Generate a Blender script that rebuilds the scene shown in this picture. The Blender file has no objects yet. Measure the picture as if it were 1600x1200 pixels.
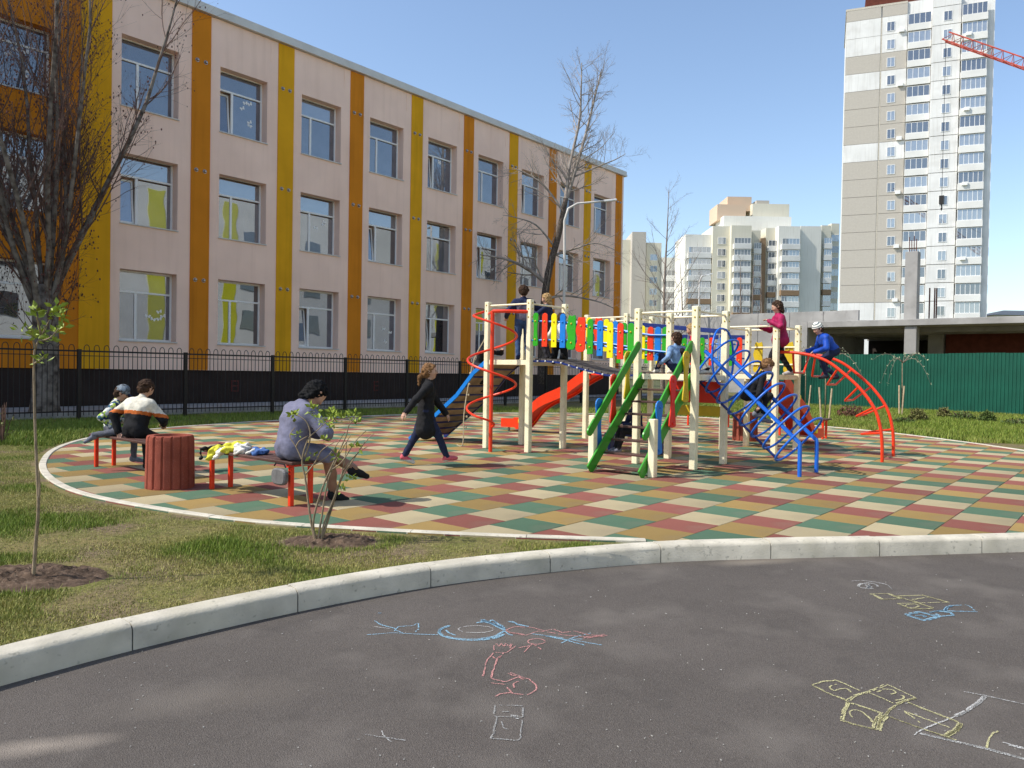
import bpy, bmesh, math, random
import numpy as np
from mathutils import Vector, Matrix
random.seed(7); rng = np.random.default_rng(11)
scn = bpy.context.scene
COL = scn.collection
# ---------------------------------------------------------------- camera
# world X runs along the school facade (away, to the right), Y towards the school, Z up, metres
FPX, PITCH, ROLL, CAMH = 1200.0, math.radians(-0.95), math.radians(1.0), 1.4
HEAD = math.atan(1000/1200.0)             # angle between the view direction and the facade
U_ = np.array([math.sin(HEAD), math.cos(HEAD), 0]); V_ = np.array([-math.cos(HEAD), math.sin(HEAD), 0])
def c2w(a):                                # camera-levelled frame (right, forward, up) -> world
    a = np.asarray(a, float); return np.array([a.dot(U_), a.dot(V_), a[2]])
_F = np.array([0, math.cos(PITCH), math.sin(PITCH)]); _R0 = np.array([1., 0, 0]); _U0 = np.cross(_R0, _F)
_R = _R0*math.cos(ROLL)+_U0*math.sin(ROLL); _U = -_R0*math.sin(ROLL)+_U0*math.cos(ROLL)
CF, CR, CU = c2w(_F), c2w(_R), c2w(_U)
CAM = np.array([0, 0, CAMH])
def ray(x, y): return CF*FPX+CR*(x-800)-CU*(y-600)
def G(x, y, z=0.0):                        # photo pixel -> point on the level z
    d = ray(x, y); return CAM+d*((z-CAMH)/d[2])
def PX(x, y, X): d = ray(x, y); return CAM+d*(X/d[0])
def PY(x, y, Y): d = ray(x, y); return CAM+d*(Y/d[1])
def PD(x, y, D): d = ray(x, y); return CAM+d*(D/FPX)   # point at depth D
cd = bpy.data.cameras.new('camera'); cam = bpy.data.objects.new('camera', cd); COL.objects.link(cam)
cd.sensor_width = 36; cd.lens = FPX/1600*36; cd.clip_start = 0.1; cd.clip_end = 5000
cam.matrix_world = Matrix(((CR[0], CU[0], -CF[0], 0), (CR[1], CU[1], -CF[1], 0), (CR[2], CU[2], -CF[2], CAMH), (0, 0, 0, 1)))
scn.camera = cam
# ---------------------------------------------------------------- sky, sun, exposure
SUN_EL = math.radians(47.5); sun_h = np.array([-0.79, 0.61]); sun_h /= np.linalg.norm(sun_h)
wd = bpy.data.worlds.new('World'); scn.world = wd; wd.use_nodes = True
nt = wd.node_tree; bg = nt.nodes['Background']; sky = nt.nodes.new('ShaderNodeTexSky')
sky.sky_type = 'NISHITA'; sky.sun_disc = False; sky.sun_elevation = SUN_EL
sky.sun_rotation = math.atan2(sun_h[0], sun_h[1]); sky.air_density = 1.0; sky.dust_density = 0.9; sky.ozone_density = 1.2
nt.links.new(sky.outputs[0], bg.inputs[0]); bg.inputs[1].default_value = 0.15
sl = bpy.data.lights.new('sun', 'SUN'); sl.energy = 3.5; sl.angle = math.radians(0.53); sl.color = (1, 0.95, 0.86)
so = bpy.data.objects.new('sun', sl); COL.objects.link(so)
sdir = Vector((sun_h[0]*math.cos(SUN_EL), sun_h[1]*math.cos(SUN_EL), math.sin(SUN_EL)))
so.rotation_euler = sdir.to_track_quat('Z', 'Y').to_euler(); so.location = (0, 0, 40)
scn.view_settings.view_transform = 'Standard'; scn.view_settings.look = 'None'; scn.view_settings.exposure = 0.55; scn.view_settings.gamma = 1.0
# ---------------------------------------------------------------- mesh helpers
def rotz(a): c, s = math.cos(a), math.sin(a); return np.array([[c, -s, 0], [s, c, 0], [0, 0, 1.]])
def unit(a): a = np.asarray(a, float); return a/(np.linalg.norm(a)+1e-12)
class MB:
    def __init__(self): self.v = []; self.f = []; self.m = []; self.cur = 0
    def add(self, vs, fs):
        b = len(self.v); self.v += [tuple(map(float, p)) for p in vs]
        self.f += [tuple(i+b for i in q) for q in fs]; self.m += [self.cur]*len(fs); return self
    def box(self, c, s, R=None):
        c = np.asarray(c, float); h = np.asarray(s, float)/2
        P = np.array([[sx, sy, sz] for sz in (-1, 1) for sy in (-1, 1) for sx in (-1, 1)])*h
        if R is not None: P = P@np.asarray(R).T
        return self.add(P+c, [(0, 2, 3, 1), (4, 5, 7, 6), (0, 1, 5, 4), (2, 6, 7, 3), (0, 4, 6, 2), (1, 3, 7, 5)])
    def bb(self, a, b): a = np.asarray(a, float); b = np.asarray(b, float); return self.box((a+b)/2, abs(b-a))
    def beam(self, p, q, w, h, up=(0, 0, 1)):       # rectangular bar from p to q
        p = np.asarray(p, float); q = np.asarray(q, float); d = unit(q-p); s = np.cross(d, up)
        if np.linalg.norm(s) < 1e-6: s = np.cross(d, (1, 0, 0))
        s = unit(s); n = np.cross(s, d)
        return self.box((p+q)/2, (np.linalg.norm(q-p), w, h), np.array([d, s, n]).T)
    def tube(self, pts, r, n=8, cap=True, closed=False):
        P = np.asarray(pts, float); m = len(P); R = np.broadcast_to(np.asarray(r, float), (m,))
        T = np.gradient(P, axis=0) if not closed else np.roll(P, -1, 0)-np.roll(P, 1, 0)
        T /= (np.linalg.norm(T, axis=1)[:, None]+1e-12)
        a = np.cross(T[0], (0.13, 0.21, 0.97)); a = unit(a) if np.linalg.norm(a) > 1e-3 else unit(np.cross(T[0], (1, 0, 0)))
        ang = np.arange(n)*2*math.pi/n; ca, sa = np.cos(ang)[:, None], np.sin(ang)[:, None]; vs = []
        for i in range(m):
            a = unit(a-T[i]*a.dot(T[i])); b = np.cross(T[i], a)
            vs.append(P[i]+R[i]*(ca*a+sa*b))
        fs = []
        for i in range(m if closed else m-1):
            j = (i+1) % m
            for k in range(n): l = (k+1) % n; fs.append((i*n+k, i*n+l, j*n+l, j*n+k))
        if cap and not closed: fs += [tuple(range(n-1, -1, -1)), tuple((m-1)*n+k for k in range(n))]
        return self.add(np.concatenate(vs), fs)
    def prism(self, poly, o, ax, ay, az, t):         # outline in (ax, ay) plane at o, thickness t along az
        o, ax, ay, az = [np.asarray(k, float) for k in (o, ax, ay, az)]; n = len(poly)
        A = [o+ax*x+ay*y-az*t/2 for x, y in poly]; B = [p+az*t for p in A]
        return self.add(A+B, [tuple(range(n-1, -1, -1)), tuple(range(n, 2*n))]+[(i, (i+1) % n, n+(i+1) % n, n+i) for i in range(n)])
    def lathe(self, prof, n=24, c=(0, 0, 0)):
        c = np.asarray(c, float); vs = []; fs = []
        for r, z in prof: vs += [c+np.array([r*math.cos(2*math.pi*k/n), r*math.sin(2*math.pi*k/n), z]) for k in range(n)]
        for i in range(len(prof)-1):
            for k in range(n): l = (k+1) % n; fs.append((i*n+k, i*n+l, (i+1)*n+l, (i+1)*n+k))
        return self.add(vs, fs)
    def ball(self, c, r, n=8, s=(1, 1, 1)):
        prof = [(r*math.sin(math.pi*i/(n//2+1)), -r*math.cos(math.pi*i/(n//2+1))) for i in range(n//2+2)]
        b = len(self.v); self.lathe(prof, n); k = np.asarray(s, float); c = np.asarray(c, float)
        for i in range(b, len(self.v)): self.v[i] = tuple(np.array(self.v[i])*k+c)
        return self
    def mesh(self, name, mats, smooth=False, bevel=0):
        me = bpy.data.meshes.new(name); me.from_pydata(self.v, [], self.f)
        mats = mats if isinstance(mats, (list, tuple)) else [mats]
        for k in mats: me.materials.append(k)
        if len(mats) > 1: me.polygons.foreach_set('material_index', self.m)
        if bevel:
            bm = bmesh.new(); bm.from_mesh(me)
            bmesh.ops.bevel(bm, geom=[e for e in bm.edges if e.is_manifold and e.calc_face_angle(0) > 0.5], offset=bevel, segments=1, affect='EDGES')
            bm.to_mesh(me); bm.free()
        if smooth: me.shade_smooth()
        if smooth == 2: me.set_sharp_from_angle(angle=math.radians(40))
        return me
    def build(self, name, mats, parent=None, smooth=False, bevel=0, loc=None, **tags):
        return put(name, self.mesh(name, mats, smooth, bevel), parent, loc, **tags)
def put(name, me, parent=None, loc=None, rot=None, scale=None, **tags):
    o = bpy.data.objects.new(name, me); COL.objects.link(o)
    if parent is not None: o.parent = parent
    if loc is not None: o.location = tuple(map(float, loc))
    if rot is not None: o.rotation_euler = rot
    if scale is not None: o.scale = scale
    for k, v in tags.items(): o[k] = v
    return o
def thing(name, label, cat, loc=(0, 0, 0), rz=0, group=None):
    o = put(name, None, None, loc, (0, 0, rz), label=label, category=cat)
    if group: o['group'] = group
    return o
# ---------------------------------------------------------------- materials
def mat(name, col, rough=0.6, var=0.12, scale=6.0, bump=0.0, bscale=60.0, spec=0.3, metal=0.0, col2=None, v2=None, detail=4, coat=0.0):
    m = bpy.data.materials.new(name); m.use_nodes = True; t = m.node_tree; N = t.nodes; L = t.links
    p = N['Principled BSDF']; p.inputs['Roughness'].default_value = rough; p.inputs['Specular IOR Level'].default_value = spec
    p.inputs['Metallic'].default_value = metal; p.inputs['Coat Weight'].default_value = coat
    tc = N.new('ShaderNodeTexCoord'); nz = N.new('ShaderNodeTexNoise'); nz.inputs['Scale'].default_value = scale; nz.inputs['Detail'].default_value = detail
    L.new(tc.outputs['Object'], nz.inputs['Vector'])
    mx = N.new('ShaderNodeMix'); mx.data_type = 'RGBA'; mx.name = 'basemix'
    a = np.array(col[:3]); b = np.array(col2[:3]) if col2 is not None else np.clip(a*(1-2*var), 0, 1)
    if col2 is None: a = np.clip(a*(1+var*0.7), 0, 1)
    mx.inputs[6].default_value = (*a, 1); mx.inputs[7].default_value = (*b, 1)
    rp = N.new('ShaderNodeMapRange'); lo, hi = v2 or (0.3, 0.7); rp.inputs[1].default_value = lo; rp.inputs[2].default_value = hi
    L.new(nz.outputs[0], rp.inputs[0]); L.new(rp.outputs[0], mx.inputs[0]); L.new(mx.outputs[2], p.inputs['Base Color'])
    if bump:
        n2 = N.new('ShaderNodeTexNoise'); n2.inputs['Scale'].default_value = bscale; n2.inputs['Detail'].default_value = 3
        L.new(tc.outputs['Object'], n2.inputs['Vector']); bp = N.new('ShaderNodeBump'); bp.inputs['Strength'].default_value = bump; bp.inputs['Distance'].default_value = 0.01
        L.new(n2.outputs[0], bp.inputs['Height']); L.new(bp.outputs[0], p.inputs['Normal'])
    return m
def nodes(m): return m.node_tree.nodes, m.node_tree.links, m.node_tree.nodes['Principled BSDF']
def speckle(m, col, scale, lo, hi, amt=1.0, vor=False):       # adds small spots of another colour over the base
    N, L, p = nodes(m); src = p.inputs['Base Color'].links[0].from_socket
    tc = N.new('ShaderNodeTexCoord'); nz = N.new('ShaderNodeTexVoronoi' if vor else 'ShaderNodeTexNoise'); nz.inputs['Scale'].default_value = scale
    L.new(tc.outputs['Object'], nz.inputs['Vector']); r = N.new('ShaderNodeMapRange'); r.inputs[1].default_value = lo; r.inputs[2].default_value = hi; r.inputs[4].default_value = amt
    L.new(nz.outputs[0], r.inputs[0]); mx = N.new('ShaderNodeMix'); mx.data_type = 'RGBA'; mx.inputs[7].default_value = (*col, 1)
    L.new(r.outputs[0], mx.inputs[0]); L.new(src, mx.inputs[6]); L.new(mx.outputs[2], p.inputs['Base Color']); return m
def hexc(r, g, b):                          # sRGB 0-255 -> linear
    return tuple((c/255/12.92 if c/255 <= 0.04045 else ((c/255+0.055)/1.055)**2.4) for c in (r, g, b))
M = {}
M['asphalt'] = mat('asphalt', (0.112, 0.097, 0.086), 0.9, 0.10, 0.7, 0.8, 190, 0.2)
speckle(M['asphalt'], (0.20, 0.178, 0.16), 190, 0.53, 0.68, 0.6); speckle(M['asphalt'], (0.055, 0.047, 0.043), 150, 0.53, 0.68, 0.6); speckle(M['asphalt'], (0.19, 0.168, 0.148), 2.2, 0.52, 0.75, 0.45); speckle(M['asphalt'], (0.075, 0.066, 0.06), 5.0, 0.56, 0.75, 0.45)
def stain(m, c, col, ra, rb, amt):          # a dusty patch with a shape of its own (long axis along picture right)
    N, L, p = nodes(m); src = p.inputs['Base Color'].links[0].from_socket; tc = N.new('ShaderNodeTexCoord'); nz = N.new('ShaderNodeTexNoise'); nz.inputs['Scale'].default_value = 2.5; nz.inputs['Detail'].default_value = 6; L.new(tc.outputs['Object'], nz.inputs[0])
    mp = N.new('ShaderNodeMapping'); mp.vector_type = 'TEXTURE'; mp.inputs['Location'].default_value = (c[0], c[1], 0); mp.inputs['Rotation'].default_value = (0, 0, math.atan2(CR[1], CR[0])+0.3); mp.inputs['Scale'].default_value = (ra, rb, 1); L.new(tc.outputs['Object'], mp.inputs[0])
    sx = N.new('ShaderNodeSeparateXYZ'); L.new(mp.outputs[0], sx.inputs[0]); cx = N.new('ShaderNodeCombineXYZ'); L.new(sx.outputs[0], cx.inputs[0]); L.new(sx.outputs[1], cx.inputs[1])
    ln = N.new('ShaderNodeVectorMath'); ln.operation = 'LENGTH'; L.new(cx.outputs[0], ln.inputs[0]); ad = N.new('ShaderNodeMath'); ad.operation = 'MULTIPLY_ADD'; L.new(nz.outputs[0], ad.inputs[0]); ad.inputs[1].default_value = 1.1; L.new(ln.outputs['Value'], ad.inputs[2])
    r = N.new('ShaderNodeMapRange'); r.inputs[1].default_value = 1.5; r.inputs[2].default_value = 0.6; r.inputs[4].default_value = amt; L.new(ad.outputs[0], r.inputs[0]); mx = N.new('ShaderNodeMix'); mx.data_type = 'RGBA'; mx.inputs[7].default_value = (*col, 1); L.new(r.outputs[0], mx.inputs[0]); L.new(src, mx.inputs[6]); L.new(mx.outputs[2], p.inputs['Base Color'])
stain(M['asphalt'], G(70, 1165, -0.13), (0.34, 0.29, 0.24), 0.36, 0.1, 0.7); stain(M['asphalt'], G(1180, 878, -0.13), (0.30, 0.26, 0.21), 0.5, 0.12, 0.5); stain(M['asphalt'], G(330, 1090, -0.13), (0.18, 0.155, 0.13), 0.6, 0.25, 0.4)
M['concrete'] = mat('kerb_concrete', (0.58, 0.535, 0.44), 0.85, 0.12, 5, 0.25, 70, 0.2)
speckle(M['concrete'], (0.16, 0.155, 0.13), 28, 0.62, 0.74, 0.55); speckle(M['concrete'], (0.38, 0.35, 0.26), 3, 0.5, 0.75, 0.5)
M['mortar'] = mat('mortar', (0.12, 0.115, 0.1), 0.95, 0.2, 30)
M['soil'] = mat('soil', (0.115, 0.078, 0.055), 0.95, 0.3, 9, 1.0, 35, 0.1); speckle(M['soil'], (0.2, 0.15, 0.11), 45, 0.55, 0.75, 0.7)
M['pave'] = mat('path_concrete', (0.36, 0.34, 0.31), 0.9, 0.15, 4, 0.3)
def tile_vary(m):                            # every tile has faded a little differently
    N, L, p = nodes(m); src = p.inputs['Base Color'].links[0].from_socket; oi = N.new('ShaderNodeObjectInfo'); r = N.new('ShaderNodeMapRange'); r.inputs[3].default_value = 0.84; r.inputs[4].default_value = 1.14; L.new(oi.outputs['Random'], r.inputs[0])
    h = N.new('ShaderNodeHueSaturation'); L.new(r.outputs[0], h.inputs['Value']); L.new(src, h.inputs['Color']); L.new(h.outputs[0], p.inputs['Base Color'])
def streaks(m, col, amt):                    # rain streaks running down a wall
    N, L, p = nodes(m); src = p.inputs['Base Color'].links[0].from_socket; tc = N.new('ShaderNodeTexCoord'); mp = N.new('ShaderNodeMapping'); mp.inputs['Scale'].default_value = (3.5, 3.5, 0.22); L.new(tc.outputs['Object'], mp.inputs[0]); nz = N.new('ShaderNodeTexNoise'); nz.inputs['Scale'].default_value = 1.0; nz.inputs['Detail'].default_value = 5; L.new(mp.outputs[0], nz.inputs[0])
    r = N.new('ShaderNodeMapRange'); r.inputs[1].default_value = 0.5; r.inputs[2].default_value = 0.78; r.inputs[4].default_value = amt; L.new(nz.outputs[0], r.inputs[0]); mx = N.new('ShaderNodeMix'); mx.data_type = 'RGBA'; mx.inputs[7].default_value = (*col, 1); L.new(r.outputs[0], mx.inputs[0]); L.new(src, mx.inputs[6]); L.new(mx.outputs[2], p.inputs['Base Color'])
tile_cols = [(0.085, 0.15, 0.095), (0.29, 0.195, 0.07), (0.235, 0.085, 0.066), (0.385, 0.32, 0.195)]   # green, ochre, red, cream
M['tiles'] = []
for k, c in enumerate(tile_cols):
    m = mat('rubber_tile_'+('green', 'ochre', 'red', 'cream')[k], c, 0.92, 0.07, 1.3, 0.4, 220, 0.15)
    speckle(m, tuple(x*0.55 for x in c), 160, 0.56, 0.72, 0.55); speckle(m, tuple(min(1, x*1.35+0.02) for x in c), 120, 0.58, 0.75, 0.5); speckle(m, (0.24, 0.2, 0.15), 1.7, 0.55, 0.85, 0.4); M['tiles'].append(m); tile_vary(m)
M['pink'] = mat('plaster_pink', hexc(253, 217, 196), 0.9, 0.04, 0.8, 0.25, 90, 0.15); speckle(M['pink'], hexc(241, 202, 179), 0.35, 0.5, 0.8, 0.5)
M['orange'] = mat('plaster_orange', hexc(214, 132, 36), 0.9, 0.06, 0.8, 0.25, 90, 0.15)
M['yellow'] = mat('plaster_yellow', hexc(228, 166, 34), 0.9, 0.06, 0.8, 0.25, 90, 0.15)
streaks(M['pink'], hexc(205, 166, 142), 0.24); streaks(M['orange'], hexc(160, 92, 26), 0.45); streaks(M['yellow'], hexc(176, 132, 20), 0.45)
M['plinth'] = mat('plinth_brown', (0.035, 0.022, 0.018), 0.7, 0.15, 2, 0.2, 40, 0.2)
M['roofcap'] = mat('roof_flashing', (0.64, 0.61, 0.56), 0.5, 0.05, 2, 0, 1, 0.4)
M['pvc'] = mat('white_pvc', (0.86, 0.85, 0.82), 0.4, 0.03, 3, 0, 1, 0.4)
M['steel'] = mat('vent_steel', (0.38, 0.37, 0.36), 0.35, 0.05, 8, 0, 1, 0.5, 1.0)
M['black'] = mat('black_iron', (0.014, 0.012, 0.012), 0.5, 0.2, 8, 0, 1, 0.35)
M['greenf'] = mat('green_sheet', (0.004, 0.082, 0.052), 0.5, 0.10, 1.5, 0, 1, 0.35)
M['cream'] = mat('cream_paint', hexc(240, 230, 196), 0.5, 0.05, 5, 0, 1, 0.4); speckle(M['cream'], hexc(196, 178, 138), 5, 0.52, 0.8, 0.4); speckle(M['cream'], hexc(120, 100, 75), 38, 0.68, 0.73, 0.7)
for n_, c_ in dict(red=hexc(232, 58, 20), green=hexc(44, 160, 30), dgreen=hexc(52, 148, 32), blue=hexc(22, 120, 205), yell=hexc(250, 225, 10), navy=hexc(22, 44, 110), bblue=hexc(20, 100, 205), ochre=hexc(205, 175, 30), pred=hexc(222, 42, 20)).items():
    M[n_] = mat('paint_'+n_, c_, 0.38, 0.06, 7, 0, 1, 0.45); speckle(M[n_], tuple(x*0.6+0.02 for x in c_), 9, 0.55, 0.85, 0.5); speckle(M[n_], tuple(min(1, x*0.5+0.22) for x in c_), 45, 0.70, 0.75, 0.55)
M['wood'] = mat('brown_wood', (0.085, 0.038, 0.03), 0.55, 0.25, 3, 0.3, 40, 0.35)
M['ply'] = mat('deck_plywood', (0.36, 0.28, 0.19), 0.7, 0.2, 4, 0.3, 30, 0.2)
M['mat_rubber'] = mat('bridge_belt', (0.12, 0.105, 0.095), 0.85, 0.15, 6, 0.3, 60, 0.2)
M['rope'] = mat('rope', (0.5, 0.42, 0.28), 0.9, 0.15, 40)
M['chain'] = mat('chain', (0.45, 0.45, 0.45), 0.4, 0.1, 20, 0, 1, 0.5, 0.8)
M['binred'] = mat('bin_concrete_red', (0.33, 0.085, 0.055), 0.9, 0.12, 5, 1.0, 130, 0.15); speckle(M['binred'], (0.46, 0.17, 0.12), 90, 0.57, 0.75, 0.6)
M['bark'] = mat('grey_bark', (0.125, 0.10, 0.082), 0.95, 0.3, 12, 1.0, 30, 0.1)
M['birch'] = mat('birch_twig', (0.36, 0.31, 0.265), 0.9, 0.25, 4)
M['bark_pale'] = mat('pale_bark', (0.36, 0.31, 0.25), 0.9, 0.3, 7, 0.5, 30, 0.1, col2=(0.13, 0.1, 0.08), v2=(0.45, 0.75))
M['twig'] = mat('twig_brown', (0.15, 0.088, 0.066), 0.9, 0.2, 6)
M['twig_pale'] = mat('twig_pale', (0.27, 0.22, 0.18), 0.9, 0.2, 6)
M['bud'] = mat('bud_red', (0.13, 0.05, 0.04), 0.8, 0.2, 6)
M['sapbark'] = mat('sapling_bark', (0.30, 0.23, 0.15), 0.8, 0.2, 14, 0.3, 60, 0.2)
M['leaf'] = mat('young_leaf', (0.30, 0.38, 0.05), 0.55, 0.25, 9, 0, 1, 0.3)
M['stake'] = mat('wood_stake', (0.55, 0.43, 0.28), 0.85, 0.15, 8)
M['gconc'] = mat('grey_concrete', (0.36, 0.35, 0.335), 0.9, 0.14, 0.7, 0.3, 8, 0.15); speckle(M['gconc'], (0.22, 0.21, 0.2), 2.5, 0.55, 0.8, 0.6)
M['brick'] = mat('dark_brick', (0.13, 0.035, 0.022), 0.9, 0.15, 3)
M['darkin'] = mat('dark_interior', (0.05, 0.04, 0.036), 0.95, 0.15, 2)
# ================================================================ ground, road, kerbs, rubber tiles
def spline(P, n=8, closed=False):
    P = [np.asarray(p, float) for p in P]; m = len(P); out = []
    for i in range(m if closed else m-1):
        a, b, c, d = (P[(i-1) % m], P[i], P[(i+1) % m], P[(i+2) % m]) if closed else (P[max(i-1, 0)], P[i], P[i+1], P[min(i+2, m-1)])
        for k in range(n):
            t = k/n; out.append(0.5*(2*b+(c-a)*t+(2*a-5*b+4*c-d)*t*t+(3*b-3*c+d-a)*t**3))
    if not closed: out.append(P[-1])
    return np.array(out)
def resample(P, step):
    P = np.asarray(P); s = np.r_[0, np.cumsum(np.linalg.norm(np.diff(P, axis=0), axis=1))]; t = np.arange(0, s[-1], step)
    return np.array([[np.interp(q, s, P[:, k]) for k in range(P.shape[1])] for q in t])
ZA = -0.13                                   # asphalt level; rubber tiles and lawn are level 0
kerb_ctl = [(-40, 6.5), (-20, 4.9), (-8, 4.25), (-3, 4.13), (0, 4.2), (1.1, 4.29), (1.91, 4.31), (2.89, 4.22), (3.88, 4.0), (4.82, 3.6), (5.72, 3.09), (6.53, 2.43), (7.31, 1.75), (8.11, 1.09), (9.6, -0.15), (13, -3.1), (18, -7.5), (40, -27)]
kc = spline(kerb_ctl, 12)                    # rear edge of the kerb's top
def offs(P, d):
    T = np.gradient(P, axis=0); T /= np.linalg.norm(T, axis=1)[:, None]; return P+np.c_[T[:, 1], -T[:, 0]]*d
gr = MB(); gr.add([(-900, -900, -0.35), (2500, -900, -0.35), (2500, 2500, -0.35), (-900, 2500, -0.35)], [(0, 1, 2, 3)])
m_far = mat('far_ground', (0.13, 0.14, 0.06), 0.95, 0.3, 0.05)
gr.build('ground', m_far, kind='structure')
mf = offs(kc, 0.06)
a = MB(); n = len(mf); a.add([(x, y, ZA) for x, y in mf]+[(x-14, y-60, ZA) for x, y in mf], [(i, n+i, n+i+1, i+1) for i in range(n-1)])
a.build('road', M['asphalt'], kind='structure')
# lawn: everything on the far side of the kerb
m_l = mat('lawn_turf', (0.135, 0.135, 0.04), 0.95, 0.2, 2.2, 0.8, 26, 0.1, col2=(0.19, 0.155, 0.065), v2=(0.42, 0.62))
speckle(m_l, (0.17, 0.12, 0.085), 0.9, 0.52, 0.62, 0.85); speckle(m_l, (0.06, 0.065, 0.02), 14, 0.5, 0.7, 0.6); speckle(m_l, (0.24, 0.19, 0.12), 55, 0.56, 0.7, 0.7); speckle(m_l, (0.05, 0.038, 0.025), 38, 0.55, 0.7, 0.7)
lw = MB(); n = len(kc); lw.add([(x, y, -0.012) for x, y in kc]+[(x+30, y+90, -0.012) for x, y in kc], [(i, i+1, n+i+1, n+i) for i in range(n-1)])
lw.build('lawn', m_l, kind='structure')
# road kerb: 1 m concrete stones on a mortar bed
def kerb_run(P, prof, step, name, stone_mat, gap=0.008, wob=0.004):
    T = np.gradient(P, axis=0); T /= np.linalg.norm(T, axis=1)[:, None]; Nn = np.c_[T[:, 1], -T[:, 0]]
    s = np.r_[0, np.cumsum(np.linalg.norm(np.diff(P, axis=0), axis=1))]
    def at(q): return np.array([np.interp(q, s, P[:, 0]), np.interp(q, s, P[:, 1])]), unit([np.interp(q, s, Nn[:, 0]), np.interp(q, s, Nn[:, 1])])
    def sweep(mb, s0, s1, k, shr, dz=0):
        L = len(prof); vs = []
        pc = np.mean(np.array(prof), axis=0)
        for j in range(k+1):
            c, nn = at(s0+(s1-s0)*j/k)
            for d, z in prof:
                d2, z2 = pc[0]+(d-pc[0])*shr, pc[1]+(z-pc[1])*shr
                vs.append((c[0]+nn[0]*d2, c[1]+nn[1]*d2, z2+dz))
        fs = [(j*L+i, j*L+(i+1) % L, (j+1)*L+(i+1) % L, (j+1)*L+i) for j in range(k) for i in range(L)]
        fs += [tuple(range(L-1, -1, -1)), tuple(k*L+i for i in range(L))]
        mb.add(vs, fs)
    core = MB(); sweep(core, 0, s[-1], int(s[-1]/0.5), 0.9); root = core.build(name, M['mortar'], kind='structure')
    q = 0.0
    while q+step < s[-1]:
        st = MB(); sweep(st, q+gap/2, q+step-gap/2, 4, 1.0, random.uniform(-wob, wob))
        o = st.build('kerb_stone', stone_mat, root, smooth=2); q += step
    return root
r_ = 0.03
prof = [(0, -0.3), (0, 0.012), (0.11, 0.012), (0.135, 0.004), (0.15, -0.018), (0.158, -0.3)]
i0 = int(np.argmin(np.linalg.norm(kc-np.array([1.91, 4.31]), axis=1))); s_ = np.r_[0, np.cumsum(np.linalg.norm(np.diff(kc, axis=0), axis=1))]
st0 = s_[i0] % 1.0
kk = resample(kc, 0.05); kk = kk[int(st0/0.05):]; kk = kk[(kk[:, 0] > -7) & (kk[:, 0] < 21)]
kk = kk[int(round(((1.91+7) % 1.0)/0.05))*0:]
s2 = np.r_[0, np.cumsum(np.linalg.norm(np.diff(kk, axis=0), axis=1))]; j0 = int(np.argmin(np.linalg.norm(kk-np.array([1.91, 4.31]), axis=1)))
kk = kk[int(round(((s2[j0]-0.055) % 1.0)/0.05)):]
kerb_run(kk, prof, 1.0, 'road_kerb', M['concrete'])
# playground outline
pg_ctl = [(5.62, 3.2), (5.1, 3.93), (4.66, 4.6), (4.35, 5.12), (3.95, 5.86), (3.7, 6.5), (3.5, 7.35), (3.36, 8.45), (3.4, 9.5), (3.66, 10.8), (4.12, 12.2), (4.85, 13.8), (5.9, 15.3), (7.4, 16.5), (9.6, 17.3), (12.5, 17.75), (15.5, 17.8), (18.5, 17.1), (21, 15.6), (22.8, 13.3), (23.2, 10.5), (22.6, 7.9), (21.4, 5.4), (19.7, 3.25), (18.1, 1.75), (16.3, 0.2), (14.2, -1.7), (12.2, -2.4)]
pgc = spline(pg_ctl, 6)
kb = kc[(kc[:, 0] > 5.62) & (kc[:, 0] < 12.2)]
outline = np.array(list(pgc)+[tuple(p) for p in kb[::-1]])
prof2 = [(-0.09, -0.2), (-0.09, 0.006), (-0.082, 0.014), (-0.008, 0.014), (0, 0.006), (0, -0.2)]
kerb_run(resample(pgc, 0.05), [(-d, z) for d, z in prof2][::-1], 1.0, 'playground_kerb', M['concrete'], 0.006, 0.003)
base = MB(); base.add([(x, y, -0.006) for x, y in outline], [tuple(range(len(outline)))])
pg = base.build('playground_surface', M['mortar'], kind='structure')
from mathutils.geometry import intersect_point_line
def inside(p, poly):
    x, y = p; c = False; n = len(poly); j = n-1
    for i in range(n):
        xi, yi = poly[i]; xj, yj = poly[j]
        if (yi > y) != (yj > y) and x < (xj-xi)*(y-yi)/(yj-yi)+xi: c = not c
        j = i
    return c
def clip_rect(poly, x0, x1, y0, y1):         # Sutherland-Hodgman of the outline against a rectangle
    def cut(P, ax, val, keep):
        o = []
        for i in range(len(P)):
            a, b = P[i-1], P[i]; ia, ib = keep(a[ax], val), keep(b[ax], val)
            if ia != ib: t = (val-a[ax])/(b[ax]-a[ax]); o.append((a[0]+(b[0]-a[0])*t, a[1]+(b[1]-a[1])*t))
            if ib: o.append(b)
        return o
    P = [tuple(p) for p in poly]
    for ax, val, k in ((0, x0, lambda a, b: a >= b), (0, x1, lambda a, b: a <= b), (1, y0, lambda a, b: a >= b), (1, y1, lambda a, b: a <= b)):
        P = cut(P, ax, val, k)
        if len(P) < 3: return []
    return P
SU, SV, GAP = 0.497, 0.515, 0.006
TH = 0.03
full = []
for k in range(4):
    full.append(MB().box((0, 0, -TH/2), (SU-GAP, SV-GAP, TH)).mesh('tile', M['tiles'][k], bevel=0.004))
tiles = []
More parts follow.
